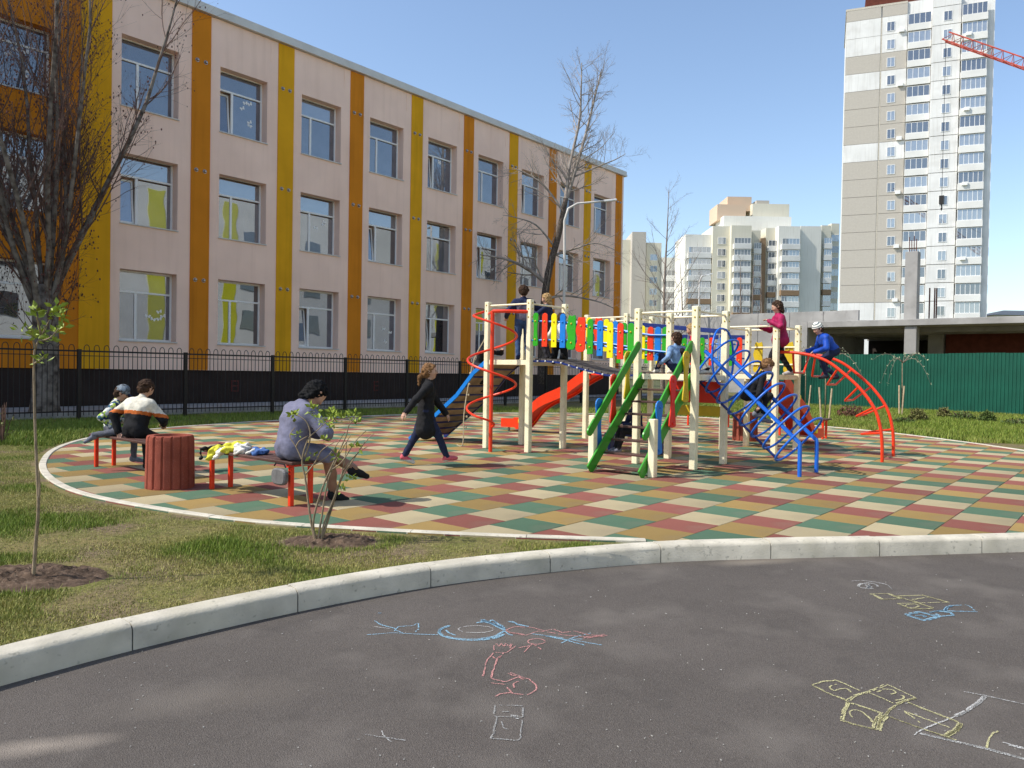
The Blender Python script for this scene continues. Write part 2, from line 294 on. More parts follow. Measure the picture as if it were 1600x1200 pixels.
for j in range(-16, 26):
    y0 = 5.12+j*SV
    sh = 0.0 if j % 2 == 0 else -1.5      # strips alternate
    for i in range(-8, 42):
        # cream (index 3) of the even strips starts at 5.48 (strip 4.61..5.12 is j=-1)
        x0 = 5.48+(i+(0.0 if (j % 2) else 0.5))*SU
        x1 = x0+SU; y1 = y0+SV
        cs = [inside(q, outline) for q in ((x0, y0), (x1, y0), (x1, y1), (x0, y1))]
        if not any(cs): continue
        ci = (i+3) % 4 if (j % 2) else (i+3+2) % 4
        d = (x0*CF[0]+y0*CF[1]); lat = (x0*CR[0]+y0*CR[1])
        vis = d > 2 and abs(lat/d) < 0.72
        tiles.append((0 if vis else 1, d, x0, y0, ci, all(cs)))
tiles.sort()
rest = MB()
for r, (nv, d, x0, y0, ci, whole) in enumerate(tiles):
    x1, y1 = x0+SU, y0+SV; dz = random.uniform(-0.0012, 0.0012)
    g = GAP/2
    if whole and r < 300:
        put('tile', full[ci], pg, (x0+SU/2, y0+SV/2, dz)); continue
    P = [(x0+g, y0+g), (x1-g, y0+g), (x1-g, y1-g), (x0+g, y1-g)] if whole else clip_rect(outline, x0+g, x1-g, y0+g, y1-g)
    if len(P) < 3: continue
    ar = sum(P[i-1][0]*P[i][1]-P[i][0]*P[i-1][1] for i in range(len(P)))
    if ar < 0: P = P[::-1]
    if r < 300:
        c = np.mean(np.array(P), axis=0); mb = MB(); mb.prism([(px-c[0], py-c[1]) for px, py in P], (0, 0, -TH/2), (1, 0, 0), (0, 1, 0), (0, 0, 1), TH)
        mb.build('tile', M['tiles'][ci], pg, loc=(c[0], c[1], dz))
    else:
        rest.cur = ci; rest.prism(P, (0, 0, -TH/2+dz), (1, 0, 0), (0, 1, 0), (0, 0, 1), TH)
rest.build('far_tiles', M['tiles'], pg, kind='stuff')
# path between the fence and the school
MB().bb((-30, 21.6, -0.1), (44, 24.88, 0.12)).build('path', M['pave'], kind='structure')
# --- grass blades
def vnoise(x, y, s, seed=0):
    x = np.asarray(x)/s; y = np.asarray(y)/s; xi = np.floor(x).astype(np.int64); yi = np.floor(y).astype(np.int64); fx = x-xi; fy = y-yi
    def h(a, b): k = (a*374761393+b*668265263+seed*1442695041) & 0x7fffffff; k = ((k ^ (k >> 13))*1274126177) & 0x7fffffff; return ((k ^ (k >> 16)) & 0xffff)/65535.0
    fx = fx*fx*(3-2*fx); fy = fy*fy*(3-2*fy)
    return (h(xi, yi)*(1-fx)+h(xi+1, yi)*fx)*(1-fy)+(h(xi, yi+1)*(1-fx)+h(xi+1, yi+1)*fx)*fy
def fbm(x, y, s, seed=0): return 0.6*vnoise(x, y, s, seed)+0.3*vnoise(x, y, s/2.3, seed+5)+0.1*vnoise(x, y, s/5, seed+9)
SAP1 = G(52, 905); SAP2 = G(495, 845)         # the two young plants by the road
mounds = [(SAP1[0]+0.0, SAP1[1]+0.12, 0.55, 0.36), (SAP2[0]+0.1, SAP2[1]-0.06, 0.42, 0.28)]
def in_poly(px, py, poly):
    c = np.zeros(len(px), bool); n = len(poly); j = n-1
    for i in range(n):
        xi, yi = poly[i]; xj, yj = poly[j]
        if yi != yj:
            k = ((yi > py) != (yj > py)) & (px < (xj-xi)*(py-yi)/(yj-yi)+xi); c ^= k
        j = i
    return c
kx, ky = kc[:, 0], kc[:, 1]
def grass_ok(x, y, thr):
    ok = y > np.interp(x, kx, ky)+0.015
    pgx = outline; ok &= ~in_poly(x, y, offs_out)
    for mx, my, ra, rb in mounds:
        R = rotz(-HEAD+math.pi/2*0)[:2, :2]; dx, dy = x-mx, y-my
        lat = dx*CR[0]+dy*CR[1]; dep = dx*CF[0]+dy*CF[1]
        ok &= ((lat/ra)**2+(dep/rb)**2 > 0.8+0.5*rng.random(len(x)))
    return ok & (fbm(x, y, 1.1, 3)+0.25*(vnoise(x, y, 0.22, 8)-0.5)+0.05*rng.standard_normal(len(x)) < thr)
cen = outline.mean(axis=0)
dd = outline-cen; offs_out = cen+dd*(1+0.10/np.linalg.norm(dd, axis=1))[:, None]
m_bl = mat('grass_blade', (0.5, 0.5, 0.5), 0.6, 0.0, 5, 0, 1, 0.2)
N, L, p = nodes(m_bl); at = N.new('ShaderNodeVertexColor'); at.layer_name = 'tint'; L.new(at.outputs[0], p.inputs['Base Color'])
def blades(name, x, y, h, w, label, lush):
    n = len(x); ang = rng.random(n)*2*math.pi; bend = rng.normal(0, 0.45, n); hh = h*(0.5+rng.random(n))*(0.6+0.9*lush)
    dx, dy = np.cos(ang)*w/2, np.sin(ang)*w/2; lx, ly = -np.sin(ang)*bend*hh, np.cos(ang)*bend*hh
    z0 = np.full(n, -0.015); V = np.empty((n, 3, 3))
    V[:, 0] = np.c_[x-dx, y-dy, z0]; V[:, 1] = np.c_[x+dx, y+dy, z0]; V[:, 2] = np.c_[x+lx, y+ly, z0+hh]
    me = bpy.data.meshes.new(name); me.vertices.add(3*n); me.vertices.foreach_set('co', V.ravel().astype(np.float32))
    me.loops.add(3*n); me.loops.foreach_set('vertex_index', np.arange(3*n, dtype=np.int32)); me.polygons.add(n)
    me.polygons.foreach_set('loop_start', np.arange(0, 3*n, 3, dtype=np.int32)); me.update()
    g = np.array([0.085, 0.15, 0.018]); s = np.array([0.37, 0.33, 0.11]); g2 = np.array([0.22, 0.28, 0.04])
    t = np.clip(0.95-lush*1.25+rng.normal(0, 0.22, n), 0, 1)[:, None]; q = rng.random(n)[:, None]
    c = (g*(1-q)+g2*q)*(1-t)+s*(0.7+0.5*q)*t; c = np.c_[c, np.ones(n)]
    ca = me.color_attributes.new('tint', 'FLOAT_COLOR', 'POINT'); ca.data.foreach_set('color', np.repeat(c, 3, axis=0).ravel().astype(np.float32))
    me.materials.append(m_bl); put(name, me, None, kind='stuff', label=label, category='grass')
def scatter(n, d0, d1, px0, px1):
    d = d0*(d1/d0)**rng.random(n); px = px0+(px1-px0)*rng.random(n); lat = (px-800)/FPX*d
    return CF[0]/np.hypot(CF[0], CF[1])*d+CR[0]*lat, CF[1]/np.hypot(CF[0], CF[1])*d+CR[1]*lat
x, y = scatter(560000, 3.2, 15.5, -120, 1010); k = grass_ok(x, y, 0.66); x, y = x[k], y[k]
lush = np.clip((fbm(x, y, 0.8, 21)-0.42)*2.6, 0, 1)
for mx, my, ra, rb in mounds:
    dx, dy = x-mx, y-my; q = np.hypot((dx*CR[0]+dy*CR[1])/ra, (dx*CF[0]+dy*CF[1])/rb); lush = np.maximum(lush, np.clip(1.5-abs(q-1.15)*3.2, 0, 1)*vnoise(x, y, 0.3, 4))
blades('grass', x, y, 0.026, 0.006, 'patchy green and straw coloured turf between the road kerb and the playground', lush)
x, y = scatter(190000, 3.2, 14, -120, 1010); k = grass_ok(x, y, 1.5); x, y = x[k], y[k]
blades('grass', x, y, 0.016, 0.0055, 'thin dry stubble on the trodden bare earth of the left lawn', 0.25*vnoise(x, y, 0.5, 14))
x, y = scatter(150000, 13, 30, -120, 1000); k = grass_ok(x, y, 0.74) & (y > 13) & (y < 20.9); x, y = x[k], y[k]
blades('grass', x, y, 0.07, 0.016, 'short green lawn in the shade of the school along the black fence', np.clip(0.75+0.5*(fbm(x, y, 1.5, 2)-0.5), 0, 1))
x, y = scatter(170000, 17, 42, 990, 1680); k = grass_ok(x, y, 0.8) & (x > 15); x, y = x[k], y[k]
blades('grass', x, y, 0.075, 0.02, 'sunlit green lawn in front of the green sheet fence', np.clip(0.72+0.7*(fbm(x, y, 1.6, 6)-0.5), 0, 1))
for q, (mx, my, ra, rb) in enumerate(mounds):     # dug soil round the young plants
    mb = MB(); nr, na = 22, 64; vs = []; fs = []
    for i in range(nr+1):
        for k in range(na):
            a = 2*math.pi*k/na; t = i/nr; lat, dep = math.cos(a)*ra*t*1.04, math.sin(a)*rb*t*1.04; X = mx+CR[0]*lat+CF[0]*dep; Y = my+CR[1]*lat+CF[1]*dep
            z = 0.05*(1-t**2)+(0.05*(fbm(np.array([X]), np.array([Y]), 0.10, 40)[0]-0.5)+0.03*(vnoise(np.array([X]), np.array([Y]), 0.025, 41)[0]-0.5))*(1-t**6)-0.012-0.01*t
            vs.append((X, Y, z))
    fs = [(i*na+k, i*na+(k+1) % na, (i+1)*na+(k+1) % na, (i+1)*na+k) for i in range(nr) for k in range(na)]
    mb.add(vs, fs); mb.build('soil_mound', M['soil'], smooth=False, kind='structure')
# ================================================================ school building
SY = 25.0                                     # facade plane
m_gl = bpy.data.materials.new('window_glass'); m_gl.use_nodes = True
def glass(name, c1, c2, folds, refl, seed=0):
    m = mat(name, c1, 0.06, 0.0, 3, 0, 1, 0.5); N, L, p = nodes(m)
    tc = N.new('ShaderNodeTexCoord'); mp = N.new('ShaderNodeMapping'); mp.inputs['Location'].default_value = (seed*3.7, seed*1.3, 0); L.new(tc.outputs['Object'], mp.inputs[0])
    w = N.new('ShaderNodeTexWave'); w.bands_direction = 'X'; w.inputs['Scale'].default_value = folds; w.inputs['Distortion'].default_value = 2.5; w.inputs['Detail'].default_value = 1
    L.new(mp.outputs[0], w.inputs[0]); nz = N.new('ShaderNodeTexNoise'); nz.inputs['Scale'].default_value = 1.6; L.new(mp.outputs[0], nz.inputs[0])
    r = N.new('ShaderNodeMath'); r.operation = 'MULTIPLY'; L.new(w.outputs['Fac'], r.inputs[0]); L.new(nz.outputs[0], r.inputs[1])
    mx = N.new('ShaderNodeMix'); mx.data_type = 'RGBA'; mx.inputs[6].default_value = (*c1, 1); mx.inputs[7].default_value = (*c2, 1); L.new(r.outputs[0], mx.inputs[0])
    d = N.new('ShaderNodeBsdfDiffuse'); L.new(mx.outputs[2], d.inputs[0]); g = N.new('ShaderNodeBsdfGlossy'); g.inputs['Roughness'].default_value = 0.012; g.inputs['Color'].default_value = (0.9, 0.94, 0.97, 1)
    nb = N.new('ShaderNodeTexNoise'); nb.inputs['Scale'].default_value = 1.1; nb.inputs['Detail'].default_value = 1; L.new(mp.outputs[0], nb.inputs[0])
    bp = N.new('ShaderNodeBump'); bp.inputs['Strength'].default_value = 0.12; bp.inputs['Distance'].default_value = 0.02; L.new(nb.outputs[0], bp.inputs['Height']); L.new(bp.outputs[0], g.inputs['Normal'])
    ms = N.new('ShaderNodeMixShader'); ms.inputs[0].default_value = refl; L.new(d.outputs[0], ms.inputs[1]); L.new(g.outputs[0], ms.inputs[2])
    L.new(ms.outputs[0], N['Material Output'].inputs[0]); return m
GL = [glass('glass_curtain', (0.05, 0.055, 0.075), (0.24, 0.25, 0.3), 9, 0.2, 1), glass('glass_dark', (0.012, 0.013, 0.016), (0.07, 0.07, 0.08), 4, 0.28, 2),
      glass('glass_tulle', (0.10, 0.105, 0.12), (0.34, 0.34, 0.36), 14, 0.27, 3), glass('glass_green_curtain', (0.06, 0.07, 0.04), (0.2, 0.22, 0.13), 8, 0.26, 4)]
BAY, ST0 = 3.31, 12.93                        # bay pitch, left edge of the orange stripe
ROWS = [(2.17, 4.42), (5.87, 8.07), (9.54, 11.76)]
X0B, X1B = -24.0, 40.3
bays = [10.65+BAY*k for k in range(9)]        # window openings, 1.84 wide
OW = 1.84
school = thing('school_building', 'three storey pink school with orange and yellow vertical stripes behind the black fence', 'school building', (0, SY, 0))
wallm = MB(); holes = []
for b in bays: holes += [(b, b+OW, z0, z1) for z0, z1 in ROWS]
lw_w = [(3.9, 8.72), (-2.5, 2.3), (-8.9, -4.1), (-15.3, -10.5)]
for x0, x1 in lw_w: holes += [(x0, x1, z0-0.35+0.02, z1-0.6+0.02) if z0 > 9 else (x0, x1, z0-0.05, z1-0.05) for z0, z1 in ROWS]
def wall_with_holes(mb, xa, xb, za, zb, hs, y0, y1, revd=0.45):
    xs = sorted({xa, xb, *[v for h in hs for v in h[:2]]}); zs = sorted({za, zb, *[v for h in hs for v in h[2:]]})
    for i in range(len(xs)-1):
        for j in range(len(zs)-1):
            cx, cz = (xs[i]+xs[i+1])/2, (zs[j]+zs[j+1])/2
            if any(h[0] < cx < h[1] and h[2] < cz < h[3] for h in hs): continue
            mb.add([(xs[i], y0, zs[j]), (xs[i+1], y0, zs[j]), (xs[i+1], y0, zs[j+1]), (xs[i], y0, zs[j+1])], [(0, 1, 2, 3)])
    for x0, x1, z0, z1 in hs:                 # reveals
        q = y0+revd
        mb.add([(x0, y0, z0), (x1, y0, z0), (x1, y0, z1), (x0, y0, z1), (x0, q, z0), (x1, q, z0), (x1, q, z1), (x0, q, z1)], [(0, 4, 5, 1), (1, 5, 6, 2), (2, 6, 7, 3), (3, 7, 4, 0)])
wall_with_holes(wallm, 9.95, X1B, 1.25, 13.35, [h for h in holes if h[0] > 9.9], 0, 0)
wallm.bb((9.95, 0.66, 1.25), (X1B, 14, 13.3)).bb((X1B-0.02, 0.001, 1.25), (X1B, 0.66, 13.35))
wallm.build('wall', M['pink'], school)
ow = MB(); wall_with_holes(ow, X0B, 9.95, 1.25, 13.35, [h for h in holes if h[0] < 9.9], 0, 0)
ow.bb((X0B, 0.66, 1.25), (9.95, 14, 13.3)); ow.build('wall', M['orange'], school, label='orange rendered wall at the left end')
pl = MB()
pl.bb((X0B, 0.05, 0), (X1B-0.05, 14, 1.25)); pl.build('plinth', M['plinth'], school)
for k in range(10):                            # recessed stripes have a thin shadow groove: strips stand 3 cm proud
    x0 = ST0+BAY*k-BAY
    col = 'yellow' if k % 2 == 0 else 'orange'
    wd_ = 0.67
    if k == 0: x0, wd_ = 9.45, 0.9
    MB().bb((x0, -0.03, 1.26), (min(x0+wd_, X1B+0.03), 0.02, 13.33)).build('wall_stripe', M[col], school)
    if k < 9 or True:
        for zc in (4.31, 8.02, 11.71):
            if k == 0: continue
            for dx in (0.13, 0.43):
                v = MB(); v.lathe([(0.0, -0.09), (0.05, -0.085), (0.085, -0.05), (0.095, 0.0)], 12); v.lathe([(0.115, 0.0), (0.115, -0.012), (0.09, -0.014)], 12)
                if 'ventme' not in globals(): ventme = v.mesh('vent_cap', M['steel'], smooth=2)
                if x0+dx+0.1 < X1B: put('vent_cap', ventme, school, (x0+dx+0.05, -0.03, zc), (-math.pi/2, 0, 0), (0.62, 0.62, 0.85))
for k in range(9):                             # short rain slits under the roof edge and pilaster lines
    x = bays[k]+OW+0.1
    MB().bb((x+0.02, -0.012, 12.55), (x+0.06, 0.02, 13.3)).build('drip_strip', M['pink'], school)
cap = MB(); cap.bb((X0B, -0.16, 13.36), (X1B+0.14, 14, 13.48)).bb((X0B, -0.13, 13.48), (X1B+0.11, 14, 13.66)); cap.build('roof_edge', M['roofcap'], school)
for px in (367, 588):                          # small red hydrant plates on the plinth
    q = PY(px, 603, SY+0.04); x = q[0]; pz = q[2]
    r_o = MB().bb((x-0.14, 0.03, pz-0.2), (x+0.14, 0.048, pz+0.2)).build('hydrant_plate', mat('dull_red', (0.12, 0.025, 0.02), 0.7), school)
    MB().bb((x-0.1, 0.024, pz-0.16), (x+0.1, 0.029, pz-0.02)).bb((x-0.1, 0.024, pz+0.03), (x+0.1, 0.029, pz+0.15)).build('plate_marks', M['plinth'], r_o)
# windows
def win_meshes(w, h, tag):
    f = MB(); t = 0.065; y = 0.34
    th = h*0.29
    f.bb((0, y, 0), (w, y+0.07, t)).bb((0, y, h-t), (w, y+0.07, h)).bb((0, y, t), (t, y+0.07, h-t)).bb((w-t, y, t), (w, y+0.07, h-t))
    f.bb((t, y+0.002, h-th-t), (w-t, y+0.068, h-th))
    mx = w*0.33
    f.bb((mx, y+0.003, t), (mx+0.085, y+0.067, h-th-t))
    s = MB(); s.bb((-0.02, -0.05, -0.035), (w+0.02, 0.34, 0.0))
    return f.mesh('window'+tag, M['pvc'], bevel=0.006), s.mesh('sill', M['roofcap']), (t, th, mx)
def add_window(x, z, w, h, row, col, fm, sm, dims):
    t, th, mx = dims; g = [0, 2, 1][row] if col % 3 else [0, 2, 3][row]
    if row == 2: g = 0
    if row == 0 and col in (1, 4, 6): g = 1
    if row == 1 and col in (3, 5): g = 1
    o = put('window', fm, school, (x, 0.0, z)); put('sill', sm, o)
    def pane(xa, xb, za, zb, tilt=0, m_=None):
        p = MB(); p.bb((xa, 0.0, 0), (xb, 0.012, zb-za)); me = p.mesh('pane', m_ or GL[g])
        put('pane', me, o, (0, 0.372, za), (tilt, 0, 0))
    pane(t, w-t, h-th, h-t, 0, GL[g if (row*5+col) % 4 else 2])
    rr_ = random.Random(row*31+col)
    if (row*5+col*2) % 3 == 0:
        for _ in range(rr_.randint(2, 5)): put('paper_butterfly', bf_me, o, (rr_.uniform(mx+0.2, w-0.2), 0.366, rr_.uniform(0.25, h*0.65)), (0, rr_.uniform(-0.6, 0.6), 0))
    opened = (row*7+col*3) % 5 in (1, 2)
    pane(mx+0.085, w-t, t, h-th-t)
    if opened:                                 # tilted sash
        sh = h-th-2*t; s = MB(); s.bb((t+0.01, 0, 0), (mx-0.01, 0.05, 0.06)).bb((t+0.01, 0, sh-0.06), (mx-0.01, 0.05, sh)).bb((t+0.01, 0, 0.06), (t+0.07, 0.05, sh-0.06)).bb((mx-0.07, 0, 0.06), (mx-0.01, 0.05, sh-0.06))
        so_ = s.build('sash', M['pvc'], o, loc=(0, 0.38, t)); so_.rotation_euler = (-0.1, 0, 0)
        p = MB(); p.bb((t+0.07, 0.02, 0.06), (mx-0.07, 0.03, sh-0.06)); po = p.build('pane', GL[g], o, loc=(0, 0.38, t)); po.rotation_euler = (-0.1, 0, 0)
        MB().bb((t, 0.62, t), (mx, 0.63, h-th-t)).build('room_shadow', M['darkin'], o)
    else: pane(t, mx, t, h-th-t)
bf = MB(); bf.cur = 0
for sg in (-1, 1): bf.prism([(0, 0), (sg*0.05, 0.06), (sg*0.10, 0.05), (sg*0.085, 0.0), (sg*0.07, -0.05), (sg*0.03, -0.055)][::sg], (0, 0, 0), (1, 0, 0), (0, 0, 1), (0, -1, 0), 0.003)
bf_me = bf.mesh('paper_butterfly', M['pvc'])
fm, sm, dm = win_meshes(OW-0.0, ROWS[0][1]-ROWS[0][0], '')
for r, (z0, z1) in enumerate(ROWS):
    for c, b in enumerate(bays): add_window(b, z0, OW, z1-z0, r, c, fm, sm, dm)
for q, (x0, x1) in enumerate(lw_w):
    for r, (z0, z1) in enumerate(ROWS):
        za, zb = (z0-0.33, z1-0.58) if r == 2 else (z0-0.05, z1-0.05)
        f2, s2_, d2 = win_meshes((x1-x0)/2, zb-za, '_wide')
        for h in range(2): add_window(x0+h*(x1-x0)/2, za, (x1-x0)/2, zb-za, r, q+h, f2, s2_, d2)
# opposite wing of the school (seen only as the pale wall mirrored in the panes)
ww = thing('school_wing', 'white school wing with yellow bands across the road, mirrored in the window panes', 'school building', (0, -13, 0))
wb = MB(); wb.bb((0, -12, -0.2), (115, 0, 16.5)); wb.build('wall', mat('white_plaster', (0.72, 0.72, 0.69), 0.9, 0.05, 0.5), ww)
for k in range(17):
    x = 3+k*6.6
    MB().bb((x, -0.02, 0.6), (x+1.3, 0.05, 16.0)).build('wall_stripe', mat('lime_yellow', (0.62, 0.6, 0.02), 0.9, 0.05, 0.5) if k == 0 else bpy.data.materials['lime_yellow'], ww)
    for zz in (1.2, 4.8, 8.4, 12.0):
        MB().bb((x+2.0, -0.02, zz), (x+3.7, 0.06, zz+1.7)).build('window', GL[1], ww)
# ================================================================ black fence with hoop tops
FY = 20.35; FS = 2.715; FX0 = 7.72
fence = thing('metal_fence', 'black metal fence with rounded hoop tops in front of the school', 'fence', (0, FY, 0))
hp = MB(); hr = 0.062
path = [(-hr, 0, 0.12)]+[(-hr, 0, 1.78)]+[(-hr*math.cos(t), 0, 1.78+hr*math.sin(t)*1.5) for t in np.linspace(0.3, math.pi-0.3, 7)]+[(hr, 0, 1.78), (hr, 0, 0.12)]
hp.tube(path, 0.0095, 5); hoop_me = hp.mesh('hoop', M['black'])
post_me = MB().box((0, 0, 0.87), (0.085, 0.085, 1.78)).mesh('post', M['black'], bevel=0.004)
for k in range(-6, 13):
    x = FX0+FS*k; put('post', post_me, fence, (x, 0, 0))
    if k < 12:
        for z_, h_ in ((1.715, 0.04), (1.60, 0.018), (0.22, 0.035)):
            MB().box((x+FS/2, 0.0, z_), (FS-0.09, 0.03, h_)).build('rail', M['black'], fence)
        for j in range(11): put('hoop', hoop_me, fence, (x+0.175+j*(FS-0.35)/10, 0, 0))
# ================================================================ green corrugated sheet fence
ga, gb = np.array([39.6, 15.5]), np.array([34.9, -4.0]); gd = unit(gb-ga); gn = int(np.linalg.norm(gb-ga)/1.12)
gf = thing('sheet_fence', 'dark green corrugated sheet metal fence at the far edge of the lawn', 'fence', (ga[0], ga[1], 0), math.atan2(gd[1], gd[0]))
sh = MB(); vs = []; fs = []; xs = []
for k in range(8): xs += [(k*0.14, 0), (k*0.14+0.045, 0), (k*0.14+0.06, 0.022), (k*0.14+0.125, 0.022)]
xs.append((1.12, 0))
for x_, y_ in xs: vs += [(x_, -y_, 0.02), (x_, -y_, 2.5)]
sh.add(vs, [(2*i, 2*i+2, 2*i+3, 2*i+1) for i in range(len(xs)-1)]); sh_me = sh.mesh('panel', M['greenf'])
for k in range(gn):
    put('panel', sh_me, gf, (k*1.12, random.uniform(-0.004, 0.004), random.uniform(-0.012, 0.012)))
for k in range(0, gn+1, 2): MB().bb((k*1.12-0.03, 0.03, 0), (k*1.12+0.03, 0.09, 2.4)).build('post', M['greenf'], gf)
for z_ in (0.5, 2.0): MB().bb((0, 0.005, z_), (gn*1.12, 0.03, z_+0.05)).build('rail', M['greenf'], gf)
# ================================================================ playground climbing frame
play = thing('play_structure', 'cream post climbing frame with coloured plank railings, stairs, slides and bridges', 'climbing frame')
A_, B_, C_, D_ = (10.37, 11.39, 8.26, 9.23), (10.37, 11.39, 5.15, 6.12), (13.53, 14.55, 8.26, 9.23), (13.55, 14.65, 5.17, 6.15)
def post(x, y, h, par=play):
    key = 'post%.2f' % h
    if key not in bpy.data.meshes: MB().box((0, 0, h/2), (0.098, 0.098, h)).mesh(key, M['cream'], bevel=0.009)
    o = put('post', bpy.data.meshes[key], par, (x, y, 0))
    b = MB()
    for dz in (0.06, 0.16, 0.3):
        for sx, sy in ((0.05, 0), (-0.05, 0), (0, 0.05), (0, -0.05)): b.ball((sx, sy, h-dz), 0.014, 6)
    if h > 1.5: b.build('bolts', M['ochre'], o, smooth=True)
    return o
def tower(T, deck, h, bars=True):
    u0, u1, v0, v1 = T
    for x in (u0, u1):
        for y in (v0, v1): post(x, y, h)
    d = MB(); d.bb((u0+0.05, v0+0.05, deck-0.02), (u1-0.05, v1-0.05, deck+0.005)); do = d.build('deck', M['ply'], play, bevel=0.004)
    for k, (p, q) in enumerate((((u0, v0), (u0, v1)), ((u1, v0), (u1, v1)), ((u0, v0), (u1, v0)), ((u0, v1), (u1, v1)))):
        p3, q3 = np.array([*p, deck-0.045]), np.array([*q, deck-0.045]); e = unit(q3-p3)*0.05
        MB().beam(p3+e, q3-e, 0.045, 0.085).build('deck_beam', M['cream'], do, bevel=0.004)
        if bars: MB().tube([(*p, h-0.07), (*q, h-0.07)], 0.017, 8).build('top_bar', M['cream'], play, smooth=2)
tower(A_, 1.60, 2.64); tower(B_, 1.40, 2.40); tower(C_, 1.47, 2.62); tower(D_, 1.42, 2.36)
def rounded(w, h, bone=0.0, bottom=True, n=7):           # plank outline, origin at its bottom centre
    r = w/2; P = []
    top = [(r*math.cos(t), h-r*0.9+r*0.9*math.sin(t)) for t in np.linspace(0, math.pi, n)]
    bot = [(-r*math.cos(t), r*0.35-r*0.35*math.sin(t)) for t in np.linspace(0, math.pi, n)] if bottom else [(-r, 0), (r, 0)]
    ns = 9; zs = np.linspace(r*0.35 if bottom else 0.02, h-r*0.9, ns)[1:-1]
    R = [(r*(1-bone*math.sin(math.pi*(i+1)/(ns-1))**1.6), z) for i, z in enumerate(zs)]
    return top+[(-x, z) for x, z in R[::-1]]+bot+R
def wavy(w, h):
    P = [(w/2+0.018*math.sin(z*22), z) for z in np.linspace(0.03, h-0.05, 12)]
    return P+[(w*0.3, h), (-w*0.05, h-0.02), (-w*0.4, h)]+[(-w/2, h-0.06), (-w/2, 0.05), (-w*0.25, 0.0), (w*0.3, 0.0)]
def plank(par, x, y, z, w, h, col, bone=0.0, ax=(0, 1, 0), t=0.02, kind='r'):
    ax = np.asarray(ax, float); nrm = np.cross(ax, (0, 0, 1))
    pl = rounded(w, h, bone, bone > 0) if kind == 'r' else wavy(w, h)
    o = MB().prism(pl, (0, 0, 0), ax, (0, 0, 1), -nrm, t).build('plank', M[col], par, bevel=0.003, loc=(x, y, z))
    b = MB()
    for q in (0.2, 0.75):
        for s in (-1, 1): b.ball(nrm*s*(t/2+0.002)+np.array([0, 0, h*q]), 0.017, 8)
    b.build('bolts', M['ochre' if col in ('yell',) else ('blue' if col == 'blue' else 'ochre')], o, smooth=True); return o
def lerp_tab(tab, v): a = np.array(tab)[::-1]; return np.interp(v, a[:, 0], a[:, 1])
ztop = [(8.16, 2.27), (7.5, 2.23), (7.0, 2.13), (6.5, 2.05), (6.14, 2.04)]; zlow = [(8.16, 1.94), (7.5, 1.94), (7.0, 1.87), (6.5, 1.79), (6.14, 1.76)]
vv = np.linspace(8.21, 6.17, 14)
def railing(x, off, cols, vs, par=play):
    rl = MB(); rl.tube([(x, v, lerp_tab(ztop, v)) for v in vv], 0.016, 8); rl.tube([(x, v, lerp_tab(zlow, v)) for v in vv], 0.016, 8)
    ro = rl.build('railing', M['blue'], par, smooth=2)
    for v, (c, kind) in zip(vs, cols):
        zt = lerp_tab(ztop, v)+0.14; hgt = 0.57
        plank(ro, x+off, v, zt-hgt, 0.112 if kind != 'w' else 0.17, hgt, c, 0.35 if kind == 'b' else 0.0, (0, 1, 0), 0.02, 'w' if kind == 'w' else 'r')
railing(A_[0], -0.03, [('green', 'b'), ('red', 'r'), ('yell', 'r'), ('blue', 'r'), ('green', 'w'), ('red', 'w'), ('green', 'r'), ('blue', 'r'), ('yell', 'r'), ('red', 'r'), ('green', 'r')], [8.11, 7.915, 7.72, 7.54, 7.36, 7.17, 6.99, 6.80, 6.61, 6.42, 6.23])
railing(A_[1], 0.03, [('green', 'r'), ('red', 'r'), ('yell', 'r'), ('red', 'w'), ('yell', 'r'), ('blue', 'r'), ('green', 'r'), ('red', 'r'), ('yell', 'r'), ('red', 'r'), ('blue', 'r'), ('green', 'r')], [8.1, 7.92, 7.75, 7.55, 7.38, 7.2, 7.02, 6.84, 6.66, 6.5, 6.36, 6.22])
# hanging belt bridge between the two front towers
zb = [(8.21, 1.61), (7.89, 1.61), (7.62, 1.585), (7.31, 1.51), (6.98, 1.44), (6.67, 1.385), (6.36, 1.39), (6.14, 1.405)]
bv = np.linspace(8.2, 6.18, 15); br = None
for x in (A_[0]+0.08, A_[1]-0.08):
    bm_ = MB()
    for i in range(14): bm_.beam((x, bv[i], lerp_tab(zb, bv[i])-0.03), (x, bv[i+1], lerp_tab(zb, bv[i+1])-0.03), 0.1, 0.03)
    o_ = bm_.build('bridge' if br is None else 'belt', M['navy'], br or play); br = br or o_
bl = MB()
for v in np.linspace(8.1, 6.28, 12): bl.ball((A_[0]+0.025, v, lerp_tab(zb, v)-0.028), 0.016, 6)
bl.build('bolts', M['pvc'], br)
for v in np.linspace(8.12, 6.25, 16):
    dz = lerp_tab(zb, v-0.05)-lerp_tab(zb, v+0.05); a = math.atan2(-dz, 0.1)
    R = np.array([[1, 0, 0], [0, math.cos(a), -math.sin(a)], [0, math.sin(a), math.cos(a)]])
    MB().box((0, 0, 0), (0.93, 0.108, 0.028), R).build('bridge_slat', M['mat_rubber'], br, loc=((A_[0]+A_[1])/2, v, lerp_tab(zb, v)))
